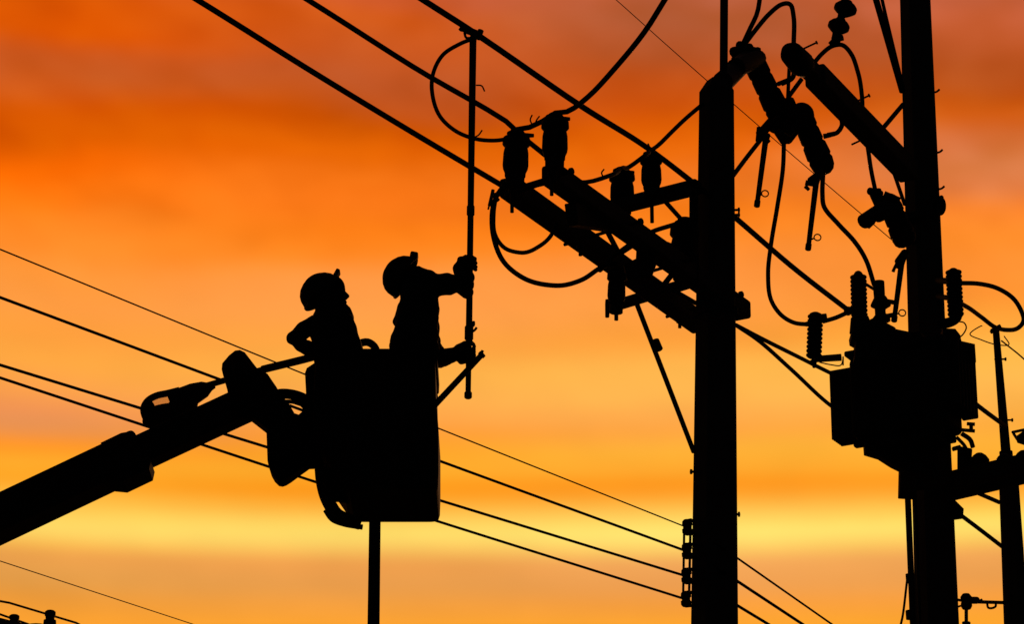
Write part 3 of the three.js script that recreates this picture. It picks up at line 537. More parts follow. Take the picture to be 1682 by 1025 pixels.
// cables between the poles
const cabs = [
  ['long cable hanging from the first cutout down to the surge arrester', [[1287, 232, dc], [1285, 280, dc], [1276, 340, dc + 0.1], [1266, 400, dc + 0.3], [1261, 450, dc + 0.5], [1265, 490, dc + 0.6], [1282, 517, dc + 0.7], [1303, 530, dc + 0.75], [1326, 533, 21]], 3.7],
  ['cable curving from the middle cutout down to the slender bushing', [[1351, 286, dc + 0.35], [1350, 318, dc + 0.4], [1353, 340, dc + 0.4], [1376, 368, dc + 0.5], [1402, 396, dc + 0.6], [1422, 428, dc + 0.8], [1435, 468, 21.2]], 4],
  ['cable from the surge arrester cap up to the ribbed bushing', [[1352, 528, 21], [1372, 522, 21.1], [1392, 513, 21.2]], 3.8],
  ['cable loop bulging right of the rear bushing beside the pipe top', [[1578, 465, 21.2], [1606, 466, 21.3], [1640, 475, 21.5], [1668, 496, 21.7], [1680, 522, 21.8], [1672, 538, 22.0], [1652, 542, 22.3], [1634, 538, 22.5], [1612, 522, 22.2], [1590, 506, 21.6], [1572, 496, 21.2]], 3.8],
  ['jumper cable arching from the first cutout to the long arm cap', [[1222, 74, dc - 0.05], [1240, 50, dc], [1262, 24, dc], [1284, 7, dc + 0.05], [1298, 8, dc + 0.1], [1303, 28, dc + 0.1], [1303, 74, dc]], 4],
  ['cable rising from the first cutout out of the top of the view', [[1219, 74, dc - 0.1], [1232, 46, dc - 0.1], [1243, 22, dc - 0.15], [1248, -8, dc - 0.2], [1250, -60, dc - 0.3], [1244, -240, dc - 0.8], [1210, -620, dc - 2]], 4],
  ['jumper cable from the long arm over to the right pole cutout', [[1336, 104, 20.4], [1350, 88, 20.35], [1366, 76, 20.3], [1382, 74, 20.3], [1398, 90, 20.4], [1408, 118, 20.5], [1415, 160, 20.9], [1417, 200, 21.2], [1424, 240, 21.3], [1430, 280, 21.35], [1437, 314, 21.4]], 3.8],
  ['short bent cable from the underside of the long arm to the middle cutout', [[1380, 188, 20.8], [1382, 206, 20.7], [1374, 218, 20.6], [1362, 222, 20.5]], 4],
  ['cable from the first cutout contact slanting down behind the middle pole', [[1250, 228, dc], [1228, 256, dc - 0.3], [1204, 288, 19.6], [1180, 320, 19.3]], 4],
  ['upper wire from the middle pole to the transformer radiator', [[1208, 534, D0 + 0.1], [1250, 556, D0 + 0.6], [1310, 586, 20.4], [1366, 614, 21.1], [1392, 626, 21.2]], 3.4],
  ['lower wire from the middle pole to the transformer radiator', [[1208, 534, D0 + 0.1], [1246, 560, D0 + 0.5], [1300, 608, 20.2], [1362, 665, 21.1], [1388, 684, 21.2]], 3.4],
  ['guy wire slanting down from the transformer to the leaning edge pole', [[1578, 644, 21.2], [1602, 664, 21.4], [1650, 700, 22.5]], 4],
  ['low guy wire from the right pole bracket to the leaning edge pole', [[1574, 844, D1], [1606, 868, 22.2], [1645, 898, 22.5]], 3.6],
];
for (const [lab, pts, r] of cabs) wire('jumper_cable', lab, 'cable', pts.map((p) => at(...p)), r, null, M.cable, pts.length * 9);
{
  const g0 = at(1437, -4, 20.9), g1 = at(1481, 150, 21.75);
  wire('guy_strand', 'double stay strand slanting from the top edge onto the right pole', 'stay', [beyond(g1, g0, 4), g0, g1], 5.5, null, M.cable, 12);
  wire('guy_strand', 'thin stay strand lying along the double one at the right pole', 'stay', [beyond(at(1476, 150, 21.75), at(1444, -4, 20.9), 4), at(1447, -4, 20.9), at(1483, 146, 21.75)], 3, null, M.cable, 12);
  wire('loose_wire', 'thin curled wire end over the transformer lid', 'wire', [[1570, 528], [1582, 530], [1586, 538], [1580, 550], [1572, 556]].map(([x, y]) => at(x, y, 21.1)), 1.2, null, M.cable);
  wire('loose_wire', 'hair-thin slack wire hanging across the pipe top', 'wire', [[1640, 508], [1612, 535], [1592, 549], [1610, 558], [1635, 566], [1656, 566], [1648, 552]].map(([x, y], i) => at(x + (i === 0 ? -28 : 0), y + (i === 0 ? 28 : 0), 22.4)), 1, null, M.cable);
}
// loose tie-wire ends on the conductors
[[[782, 140], [791, 141], [796, 150]], [[778, 226], [786, 222], [792, 214]], [[874, 205], [871, 197], [874, 189]], [[879, 206], [881, 198], [886, 191]], [[1068, 246], [1066, 240], [1064, 236]], [[990, 290], [988, 284], [992, 278]]].forEach((p, i) => wire('tie_wire', ['hooked tie-wire end sticking out right of the upper hot stick', 'tie-wire end pointing up right beside the stick at the loop', 'left one of two tie-wire ends standing between the long-arm insulators', 'right one of two tie-wire ends standing between the long-arm insulators', 'tie-wire end on top of the slim insulator', 'tie-wire end left of the short-arm insulator'][i], 'tie wire', p.map(([x, y]) => at(x, y, 16.85 + (i > 3 ? 1.1 : 0))), 1.3));

// distant pole in the bottom left corner, only the heads of its insulators show
{
  const dF = 30, a = at(-40, 1062, dF - 0.8), b = at(150, 1062, dF + 0.2), c = at(60, 1075, dF - 0.2);
  const t = thing('utility_pole', 'far pole below the bottom left corner, only its insulator heads showing', 'utility pole', V(c.x, 0, c.z));
  part('shaft', t, rod(V(c.x, -0.2, c.z), V(c.x, b.y + 0.1, c.z), 0.16, 0.12), M.concrete);
  part('crossarm', t, beam(a.clone().setY(b.y), b, 0.1, 0.1), M.concrete);
  for (const [x, y, r] of [[25, 1010, 8.5], [84, 1003, 9]]) { const h = at(x, y, dF - 0.25), f = h.clone().setY(b.y + 0.04), R = r * mpx(h); part('insulator', t, lathe(f, h, [[0, 0.02], [0.2, 0.02], [0.25, R * 1.2], [0.5, R * 1.15], [0.55, R * 0.8], [0.7, R * 0.85], [0.74, R], [0.93, R], [1, R * 0.7], [1, 0]]), M.porcelain); }
  wire('far_wire', 'thin wire over the right insulator head at the bottom left corner', 'wire', [beyond(at(0, 987, dF - 0.6), at(-160, 958, dF - 1.2), 14), at(-160, 958, dF - 1.2), at(0, 987, dF - 0.6), at(84, 1004, dF - 0.25), at(132, 1026, dF + 0.5), at(300, 1110, dF + 3), at(1200, 1480, dF + 18)], 1.9, null, M.cable, 30);
  wire('far_wire', 'thin wire over the left insulator head at the bottom left corner', 'wire', [beyond(at(0, 1005, dF - 0.5), at(-160, 994, dF - 1.2), 14), at(-160, 994, dF - 1.2), at(0, 1005, dF - 0.5), at(25, 1011, dF - 0.25), at(58, 1026, dF + 0.2), at(200, 1110, dF + 3), at(1100, 1500, dF + 18)], 1.9, null, M.cable, 30);
}

// ------------------------------------------------------------------ street lamp behind the bucket
{
  const d = 19.2, top = at(619.5, 600, d), base = V(at(619, 1025, d).x, 0, top.z), mp = mpx(top);
  const t = thing('street_lamp', 'street lamp behind the bucket, its long arm reaching left to a cobra head', 'street lamp', base);
  part('post', t, rod(base.clone().setY(-0.1), at(619.5, 592, d), 14 * mp, 8.8 * mp, 18), M.steel);
  part('arm', t, [tube([at(619.5, 600, d), at(619.5, 582, d), at(615, 569, d), at(604, 562, d - 0.02), at(588, 565, d - 0.05), at(520, 585, d - 0.2), at(432, 607, d - 0.4)], 6.5 * mp, 60, 12), tube([at(440, 605, d - 0.4), at(390, 619, d - 0.5), at(338, 634, d - 0.6)], 5 * mp, 24, 12)], M.steel);
  const dh = d - 0.65;
  const ax = [at(354, 632, dh), at(240, 680, dh)];
  part('lamp_housing', t, [lathe(ax[0], ax[1], [[0, 0], [0.01, 5 * mp], [0.07, 7 * mp], [0.15, 13 * mp], [0.3, 17 * mp], [0.5, 18 * mp], [0.6, 18 * mp], [0.64, 15 * mp], [0.64, 0]]), ball(at(270, 684, dh), 35 * mp, 17 * mp, 0.11, 0.3), ball(at(300, 668, dh), 26 * mp, 17 * mp, 0.1, 0.35), ball(at(245, 670, dh), 10 * mp, 12 * mp, 0.06)], M.tank);
  parts('rim', t, [tube([at(250, 698, dh), at(239, 684, dh), at(237, 670, dh), at(244, 658, dh), at(258, 650, dh), at(276, 646, dh), at(296, 641, dh)], 5.5 * mp, 40, 10), tube([at(244, 692, dh), at(248, 678, dh), at(262, 672, dh), at(286, 668, dh)], 7 * mp, 30, 10)], M.tank);
  part('lens', t, ball(at(267, 659, dh), 22 * mp, 11 * mp, 0.03, 0.25), M.lens, 'pale translucent lens of the lamp head');
}

// ------------------------------------------------------------------ aerial lift: boom, knuckle, bucket
const DB = 16.3;
{
  const o = at(617, 853, DB), mp = mpx(o);
  const t = thing('aerial_lift', 'aerial lift boom rising from the lower left with a deep black bucket at its tip', 'aerial lift', o);
  const slab = (p, q, hpx, w, name, lab) => part(name, t, beam(p, q, hpx * mp, w, UP, 0.03), M.boom, lab);
  const bA = at(236, 741, DB), bB = at(0, 853, DB), far = beyond(bA, bB, 9);
  slab(far, bA, 63, 0.28, 'outer_boom');
  part('boom_collar', t, plate([[170, 737], [203, 721], [220, 718], [225, 724], [252, 766], [249, 780], [207, 800], [186, 798]], DB, 0.26, 0.02), M.boom);
  slab(at(190, 764, DB), at(420, 657, DB), 50, 0.2, 'inner_boom');
  part('knuckle', t, [plate([[366, 612], [367, 602], [378, 589], [388, 581], [396, 580], [404, 584], [424, 610], [441, 619], [456, 641], [464, 657], [477, 671], [483, 683], [492, 686], [501, 678], [520, 676], [532, 690], [532, 765], [508, 766], [494, 776], [478, 788], [470, 793], [464, 795], [458, 794], [451, 787], [446, 778], [441, 762], [439, 708], [416, 690], [378, 660], [374, 640]], DB, 0.15, 0.02), rod(at(395, 632, DB - 0.15), at(395, 632, DB + 0.12), 0.06), rod(at(462, 735, DB - 0.15), at(462, 735, DB + 0.12), 0.07)], M.boom);
  part('cover', t, plate([[381, 592], [402, 588], [420, 612], [404, 626], [384, 614]], DB - 0.13, 0.05), M.boom);
  // hydraulic hoses between the knuckle and the bucket
  for (const [pts, r] of [[[[446, 646], [466, 643], [488, 646], [508, 654]], 5], [[[450, 652], [474, 651], [494, 656], [508, 662]], 5], [[[462, 660], [480, 660], [494, 664], [508, 668]], 3.6], [[[460, 654], [470, 664], [476, 674], [484, 688]], 5], [[[496, 664], [503, 672], [506, 682]], 4]]) part('hose', t, tube(pts.map(([x, y], i) => at(x, y, DB - 0.05 + 0.02 * i)), r * mp, 24, 8), M.rubber);
  // bucket: a hollow tub
  const hw = 0.36, hd = 0.33, topN = at(650, 577, DB - 0.28), botF = at(650, 857, DB + 0.28);
  const cx0 = at(617, 700, DB), yTop = topN.y, yBot = botF.y;
  const rr = (cx, w, dd, y, rad) => { const o = []; for (let k = 0; k < 4; k++) for (let i = 0; i <= 6; i++) { const an = (k + i / 6) * Math.PI / 2, sx = [1, -1, -1, 1][k], sz = [1, 1, -1, -1][k]; o.push(V(cx + sx * (w - rad) + Math.cos(an) * rad, y, cx0.z - sz * (dd - rad) - Math.sin(an) * rad)); } return o; };
  const xOf = (px, y) => at(px, y, DB).x;
  const st = [[856, 578, 719], [848, 568, 721], [820, 551, 722], [800, 541, 722], [765, 524, 722], [740, 520, 722], [680, 519, 718], [600, 524, 716.5]].map(([y, l, r], i, A) => { const xl = xOf(l, y), xr = xOf(r, y), yy = yBot + (yTop - yBot) * (856 - y) / (856 - 600); return [(xl + xr) / 2, (xr - xl) / 2, yy]; });
  const outer = st.map(([c, w, y], i) => rr(c, w, hd * (i ? 1 : 0.98), y, 0.055));
  const inner = st.slice().reverse().map(([c, w, y], i) => rr(c, w - 0.02, hd - 0.02, i === st.length - 1 ? y + 0.04 : y, 0.045));
  part('bucket', t, loft([...outer, ...inner]), M.bucket);
  part('bucket_rim', t, (() => { const [c, w, y] = st[st.length - 1]; return [loft([[0.012, -0.045], [0.014, 0.006]].map(([e, q]) => rr(c, w + e, hd + e, y + q, 0.062)).concat([[-0.018, 0.007], [-0.018, -0.044]].map(([e, q]) => rr(c, w + e, hd + e, y + q, 0.045))))]; })(), M.rubber);
  part('control_box', t, plate([[503, 622], [506, 614], [518, 606], [530, 602], [530, 700], [512, 700], [506, 680]], DB - 0.05, 0.24, 0.02), M.boom);
  part('step_frame', t, [tube([at(528, 770, DB), at(530, 790, DB), at(535, 812, DB), at(543, 830, DB), at(554, 845, DB), at(572, 854, DB), at(592, 860, DB)], 11 * mp, 50, 12), tube([at(535, 838, DB), at(546, 853, DB), at(566, 861, DB), at(596, 866, DB)], 4.5 * mp)], M.steel);
}

// ------------------------------------------------------------------ hot sticks
const stTop = [777, 66, 16.95], stBot = [769, 652, 16.03];
const stAt = (y) => { const q = (y - stTop[1]) / (stBot[1] - stTop[1]); return at(stTop[0] + (stBot[0] - stTop[0]) * q, y, stTop[2] + (stBot[2] - stTop[2]) * q); };
{
  const a = stAt(66), b = stAt(652), mp = mpx(b);
  const t = thing('hot_stick', 'long upright insulated stick held by the right worker up to the thick wire', 'hot stick', b);
  part('upper_section', t, rod(stAt(345), a, 5.6 * mp, 6.6 * mp), M.fibre);
  part('middle_section', t, rod(stAt(545), stAt(343), 5.6 * mp, 5.4 * mp), M.fibre);
  part('lower_section', t, rod(b, stAt(543), 4.6 * mp, 5 * mp), M.fibre);
  parts('coupling', t, [rod(stAt(352), stAt(340), 7 * mp), rod(stAt(556), stAt(538), 7.5 * mp), rod(stAt(652), stAt(646), 6.5 * mp)], M.steel);
  parts('hook', t, [tube([stAt(548), at(780, 542, 16.17), at(783, 538, 16.17)], 2.2 * mp, 12, 7), tube([stAt(538), at(778, 534, 16.17), at(778, 528, 16.17)], 2.6 * mp, 12, 7)], M.steel);
}
{
  const a = at(712, 668, 15.98), b = at(793, 581, 15.98), mp = mpx(a);
  const t = thing('tool_handle', 'short slanting stick rising from the bucket side across the upright stick', 'tool', a);
  part('shaft', t, rod(a, b, 5.2 * mp, 4.8 * mp), M.fibre);
  part('tip', t, [rod(lerpV(a, b, 0.96), b, 6.2 * mp), rod(at(786, 588, 15.98), at(793, 576, 15.98), 2.5 * mp)], M.steel);
}

// ------------------------------------------------------------------ people
function netMesh(bones, cell, smooth, colourOf) {         // naive surface nets over the smooth union of tapered capsules
  const lo = V(1e9, 1e9, 1e9), hi = V(-1e9, -1e9, -1e9);
  for (const b of bones) for (const [p, r] of [[b.a, b.ra], [b.b, b.rb]]) { lo.min(V(p.x - r, p.y - r, p.z - r)); hi.max(V(p.x + r, p.y + r, p.z + r)); }
  lo.addScalar(-cell * 3); hi.addScalar(cell * 3);
  const nx = Math.ceil((hi.x - lo.x) / cell) + 1, ny = Math.ceil((hi.y - lo.y) / cell) + 1, nz = Math.ceil((hi.z - lo.z) / cell) + 1;
  const f = new Float32Array(nx * ny * nz).fill(1e3), reach = smooth + cell * 3;
  for (const b of bones) {
    const R = Math.max(b.ra, b.rb) + reach, dx = b.b.x - b.a.x, dy = b.b.y - b.a.y, dz = b.b.z - b.a.z, LL = dx * dx + dy * dy + dz * dz || 1e-9;
    const rng3 = (k, n) => [Math.max(0, Math.floor((Math.min(b.a[k], b.b[k]) - R - lo[k]) / cell)), Math.min(n - 1, Math.ceil((Math.max(b.a[k], b.b[k]) + R - lo[k]) / cell))];
    const [x0, x1] = rng3('x', nx), [y0, y1] = rng3('y', ny), [z0, z1] = rng3('z', nz);
    const sm = b.k ?? smooth;
    for (let z = z0; z <= z1; z++) for (let y = y0; y <= y1; y++) for (let x = x0; x <= x1; x++) {
      const px = lo.x + x * cell - b.a.x, py = lo.y + y * cell - b.a.y, pz = lo.z + z * cell - b.a.z;
      const t = Math.max(0, Math.min(1, (px * dx + py * dy + pz * dz) / LL));
      const d = Math.hypot(px - t * dx, py - t * dy, pz - t * dz) - (b.ra + (b.rb - b.ra) * t);
      const q = (z * ny + y) * nx + x, e = f[q];
      if (e > 100) f[q] = d; else { const h = Math.max(sm - Math.abs(d - e), 0) / sm; f[q] = Math.min(d, e) - h * h * sm * 0.25; }
    }
  }
  const id = new Int32Array(nx * ny * nz).fill(-1), P = [];
  const at3 = (x, y, z) => f[(z * ny + y) * nx + x];
  for (let z = 0; z + 1 < nz; z++) for (let y = 0; y + 1 < ny; y++) for (let x = 0; x + 1 < nx; x++) {
    let n = 0, sx = 0, sy = 0, sz = 0, m = 0;
    for (let k = 0; k < 8; k++) if (at3(x + (k & 1), y + (k >> 1 & 1), z + (k >> 2)) < 0) m |= 1 << k;
    if (m === 0 || m === 255) continue;
    for (const [p, q] of EDGES) if ((m >> p & 1) !== (m >> q & 1)) {
      const a = at3(x + (p & 1), y + (p >> 1 & 1), z + (p >> 2)), b = at3(x + (q & 1), y + (q >> 1 & 1), z + (q >> 2)), t = a / (a - b);
      sx += (p & 1) + ((q & 1) - (p & 1)) * t; sy += (p >> 1 & 1) + ((q >> 1 & 1) - (p >> 1 & 1)) * t; sz += (p >> 2) + ((q >> 2) - (p >> 2)) * t; n++;
    }
    id[(z * ny + y) * nx + x] = P.length; P.push(V(lo.x + (x + sx / n) * cell, lo.y + (y + sy / n) * cell, lo.z + (z + sz / n) * cell));
  }
  const idx = [], I = (x, y, z) => id[(z * ny + y) * nx + x];
  const quad = (a, b, c, d, fl) => { if (Math.min(a, b, c, d) < 0) return; fl ? idx.push(a, b, c, a, c, d) : idx.push(a, c, b, a, d, c); };
  for (let z = 1; z + 1 < nz; z++) for (let y = 1; y + 1 < ny; y++) for (let x = 1; x + 1 < nx; x++) {
    const s = at3(x, y, z) < 0;
    if (s !== at3(x + 1, y, z) < 0) quad(I(x, y - 1, z - 1), I(x, y, z - 1), I(x, y, z), I(x, y - 1, z), s);
    if (s !== at3(x, y + 1, z) < 0) quad(I(x - 1, y, z - 1), I(x - 1, y, z), I(x, y, z), I(x, y, z - 1), s);
    if (s !== at3(x, y, z + 1) < 0) quad(I(x - 1, y - 1, z), I(x, y - 1, z), I(x, y, z), I(x - 1, y, z), s);
  }
  const gw = (p) => 0.0075 * vnoise(p.x * 9 + p.y * 5 + 3, p.y * 16 + p.z * 8) + 0.0045 * vnoise(p.x * 24 + p.z * 11, p.y * 34 - p.x * 17 + 5);
  const g = new THREE.BufferGeometry(), pos = new Float32Array(P.length * 3), col = new Float32Array(P.length * 3), uv = new Float32Array(P.length * 2);
  P.forEach((p, i) => {
    pos.set([p.x, p.y, p.z], i * 3); uv.set([p.x * 3 + p.z * 2, p.y * 3], i * 2);
    let best = 1e9, c = null;
    for (const b of bones) { const ab = b.b.clone().sub(b.a), t = Math.max(0, Math.min(1, p.clone().sub(b.a).dot(ab) / (ab.lengthSq() || 1e-9))), d = p.distanceTo(b.a.clone().addScaledVector(ab, t)) - (b.ra + (b.rb - b.ra) * t); if (d < best) { best = d; c = b.c; } }
    col.set(c, i * 3);
    if (c === SHIRT || c === TROUSER) {                      // folds of loose cloth
      const w = gw(p), out = p.clone().sub(bestBone(bones, p)).normalize();
      p.addScaledVector(out, w + 0.002); pos.set([p.x, p.y, p.z], i * 3);
    }
  });
  g.setAttribute('position', new THREE.BufferAttribute(pos, 3)); g.setAttribute('uv', new THREE.BufferAttribute(uv, 2)); g.setAttribute('color', new THREE.BufferAttribute(col, 3)); g.setIndex(idx); g.computeVertexNormals();
  const n = g.toNonIndexed(); return n;
}
function bestBone(bones, p) {                             // nearest point on the nearest bone's axis
  let best = 1e9, q = null;
  for (const b of bones) { const ab = b.b.clone().sub(b.a), t = Math.max(0, Math.min(1, p.clone().sub(b.a).dot(ab) / (ab.lengthSq() || 1e-9))), c = b.a.clone().addScaledVector(ab, t), d = p.distanceTo(c) - (b.ra + (b.rb - b.ra) * t); if (d < best) { best = d; q = c; } }
  return q;
}
const EDGES = []; for (let p = 0; p < 8; p++) for (const s of [1, 2, 4]) if (!(p & s)) EDGES.push([p, p | s]);
const SKIN = [0.07, 0.045, 0.033], SHIRT = [0.035, 0.037, 0.045], TROUSER = [0.025, 0.025, 0.03], GLOVE = [0.05, 0.04, 0.03], BOOT = [0.02, 0.017, 0.015], HAIR = [0.01, 0.009, 0.008];

// a gloved or bare hand closed round a stick: palm on the side of the wrist, four fingers and a thumb
function gripHand(centre, axis, toWrist, rs, colour, up = 1, g = 1.35) {   // g: how much a thick glove pads the hand
  const A = axis.clone().normalize(), Pd = toWrist.clone().addScaledVector(A, -toWrist.dot(A)).normalize(), Q = A.clone().cross(Pd).normalize().multiplyScalar(up);
  const pt = (deg, r, h) => { const a = deg * Math.PI / 180; return centre.clone().addScaledVector(Pd, Math.cos(a) * r).addScaledVector(Q, Math.sin(a) * r).addScaledVector(A, h); };
  const B = [], add = (a, b, ra, rb, k = 0.006) => B.push({ a, b, ra: ra * g, rb: rb * g, c: colour, k });
  for (let i = 0; i < 4; i++) {
    const h = (i - 1.5) * 0.0215 * g * 0.95, r = rs + 0.011 * g, fr = [0.0105, 0.011, 0.0105, 0.009][i], sp = [1, 1.08, 1.03, 0.85][i];
    const q = [pt(28, r + 0.022, h), pt(72, r + 0.006, h), pt(72 + 62 * sp, r, h), pt(72 + 118 * sp, r, h)];
    add(q[0], q[1], fr * 1.15, fr); add(q[1], q[2], fr, fr * 0.95); add(q[2], q[3], fr * 0.95, fr * 0.85);
    add(pt(0, rs + 0.05, h * 0.7), q[0], 0.014, 0.0135, 0.012); add(pt(0, rs + 0.012, h * 0.9), q[0], 0.0125, 0.0125, 0.01);
  }
  add(pt(-22, rs + 0.045, 0.024), pt(-58, rs + 0.016, 0.042), 0.015, 0.012, 0.012);
  add(pt(-58, rs + 0.016, 0.042), pt(-125, rs + 0.011, 0.05), 0.0118, 0.0098);
  add(pt(-125, rs + 0.011, 0.05), pt(-170, rs + 0.011, 0.05), 0.0098, 0.0085);
  return { bones: B, palm: pt(0, rs + 0.055, 0) };
}
function relaxedHand(wrist, dir, side, colour) {          // slightly curled hand; side: where the thumb leaves
  const X = dir.clone().normalize(), S = side.clone().addScaledVector(X, -side.dot(X)).normalize(), N = X.clone().cross(S).normalize();
  const p = (x, s, n) => wrist.clone().addScaledVector(X, x).addScaledVector(S, s).addScaledVector(N, n), B = [];
  const add = (a, b, ra, rb, k = 0.006) => B.push({ a, b, ra, rb, c: colour, k });
  for (let i = 0; i < 4; i++) {
    const s = (1.5 - i) * 0.02, L = [0.072, 0.08, 0.074, 0.058][i];
    add(p(0.0, s * 0.5, 0), p(0.085, s, 0.004), 0.0165, 0.0125, 0.014);
    add(p(0.085, s, 0.004), p(0.085 + L * 0.5, s * 1.05, 0.012), 0.0105, 0.0095); add(p(0.085 + L * 0.5, s * 1.05, 0.012), p(0.085 + L * 0.8, s * 1.05, 0.03), 0.0095, 0.009); add(p(0.085 + L * 0.8, s * 1.05, 0.03), p(0.085 + L * 0.95, s, 0.05), 0.009, 0.008);
  }
  add(p(0.02, 0.02, 0), p(0.055, 0.05, 0.014), 0.015, 0.012, 0.012); add(p(0.055, 0.05, 0.014), p(0.085, 0.062, 0.028), 0.0115, 0.0095); add(p(0.085, 0.062, 0.028), p(0.107, 0.064, 0.04), 0.0095, 0.008);
  return B;
}
function headBones(J, c, face, up, s) {                   // c: skull centre; face and up: unit vectors; s: scale
  const side = face.clone().cross(up).normalize(), p = (f, u, l) => c.clone().addScaledVector(face, f * s).addScaledVector(up, u * s).addScaledVector(side, l * s), B = [];
  const add = (a, b, ra, rb, k = 0.02, col = SKIN) => B.push({ a, b, ra: ra * s, rb: rb * s, c: col, k });
  add(p(-0.02, 0.02, 0), p(0.02, 0.03, 0), 0.082, 0.076, 0.03, HAIR);
  add(p(0.035, -0.03, 0.022), p(0.035, -0.03, -0.022), 0.05, 0.05, 0.03);
  add(p(0.05, -0.075, 0.016), p(0.05, -0.075, -0.016), 0.034, 0.034, 0.03);
  add(p(0.075, -0.105, 0.008), p(0.075, -0.105, -0.008), 0.018, 0.018, 0.02);            // chin
  for (const q of [-1, 1]) { add(p(0.0, -0.07, q * 0.048), p(0.055, -0.1, q * 0.024), 0.02, 0.017, 0.02); add(p(0.07, -0.03, q * 0.035), p(0.06, -0.045, q * 0.045), 0.019, 0.018, 0.015); add(p(0.082, 0.012, q * 0.012), p(0.07, 0.014, q * 0.045), 0.011, 0.01, 0.01); add(p(-0.005, 0.012, q * 0.078), p(-0.008, -0.03, q * 0.074), 0.013, 0.009, 0.006); add(p(0.074, -0.005, q * 0.03), p(0.0745, -0.005, q * 0.031), 0.0115, 0.0115, 0.003, [0.25, 0.24, 0.22]); add(p(0.094, -0.043, q * 0.01), p(0.09, -0.044, q * 0.013), 0.0085, 0.007, 0.006); }
  add(p(0.084, 0.0, 0), p(0.104, -0.034, 0), 0.009, 0.0125, 0.008);                       // nose
  add(p(0.088, -0.066, 0.012), p(0.088, -0.066, -0.012), 0.0085, 0.0085, 0.005); add(p(0.084, -0.08, 0.01), p(0.084, -0.08, -0.01), 0.009, 0.009, 0.005);   // lips
  return B;
}
function helmetParts(t, c, axis, front, R, brimPx) {      // dome over the skull: axis is its crown, front the brim's direction
  const basis = new THREE.Matrix4().makeBasis(front, axis, front.clone().cross(axis));
  const place = (g) => { g.applyMatrix4(basis); g.translate(c.x, c.y, c.z); return flat(g); };
  const dome = new THREE.LatheGeometry([[0, 1.0], [0.25, 0.975], [0.5, 0.885], [0.72, 0.73], [0.88, 0.53], [0.97, 0.3], [1.0, 0.05], [1.0, -0.06], [1.05, -0.08], [1.05, -0.13], [0.97, -0.13], [0.93, 0.0], [0.7, 0.66], [0, 0.93]].map(([x, y]) => new THREE.Vector2(Math.max(x, 1e-4) * R, y * R)).reverse(), 36);
  dome.scale(1.08, 1, 0.94);
  const h = part('helmet', t, [place(dome), ...[-0.4, 0, 0.4].map((z) => { const g = new THREE.TorusGeometry(R * Math.sqrt(1 - z * z) * 0.99, 0.006, 6, 24, Math.PI * 0.8); g.rotateZ(Math.PI * 0.1); g.translate(0, 0, z * R * 0.94); return place(g); })], M.helmet);
  part('brim', h, brimPx, M.helmet);
  return h;
}
const px = (a, b) => { const p = at(...a), q = at(...b); return q.sub(p).normalize(); };
const DIR = (x, y, z = 0) => V(x, -y, z).normalize();      // picture-like right/down to a world direction

function personBones(D, list, u) { return list.map(([a, b, ra, rb, c, k]) => ({ a: at(a[0], a[1], D - (a[2] ?? 0) / K), b: at(b[0], b[1], D - (b[2] ?? 0) / K), ra: ra * u, rb: rb * u, c, k })); }

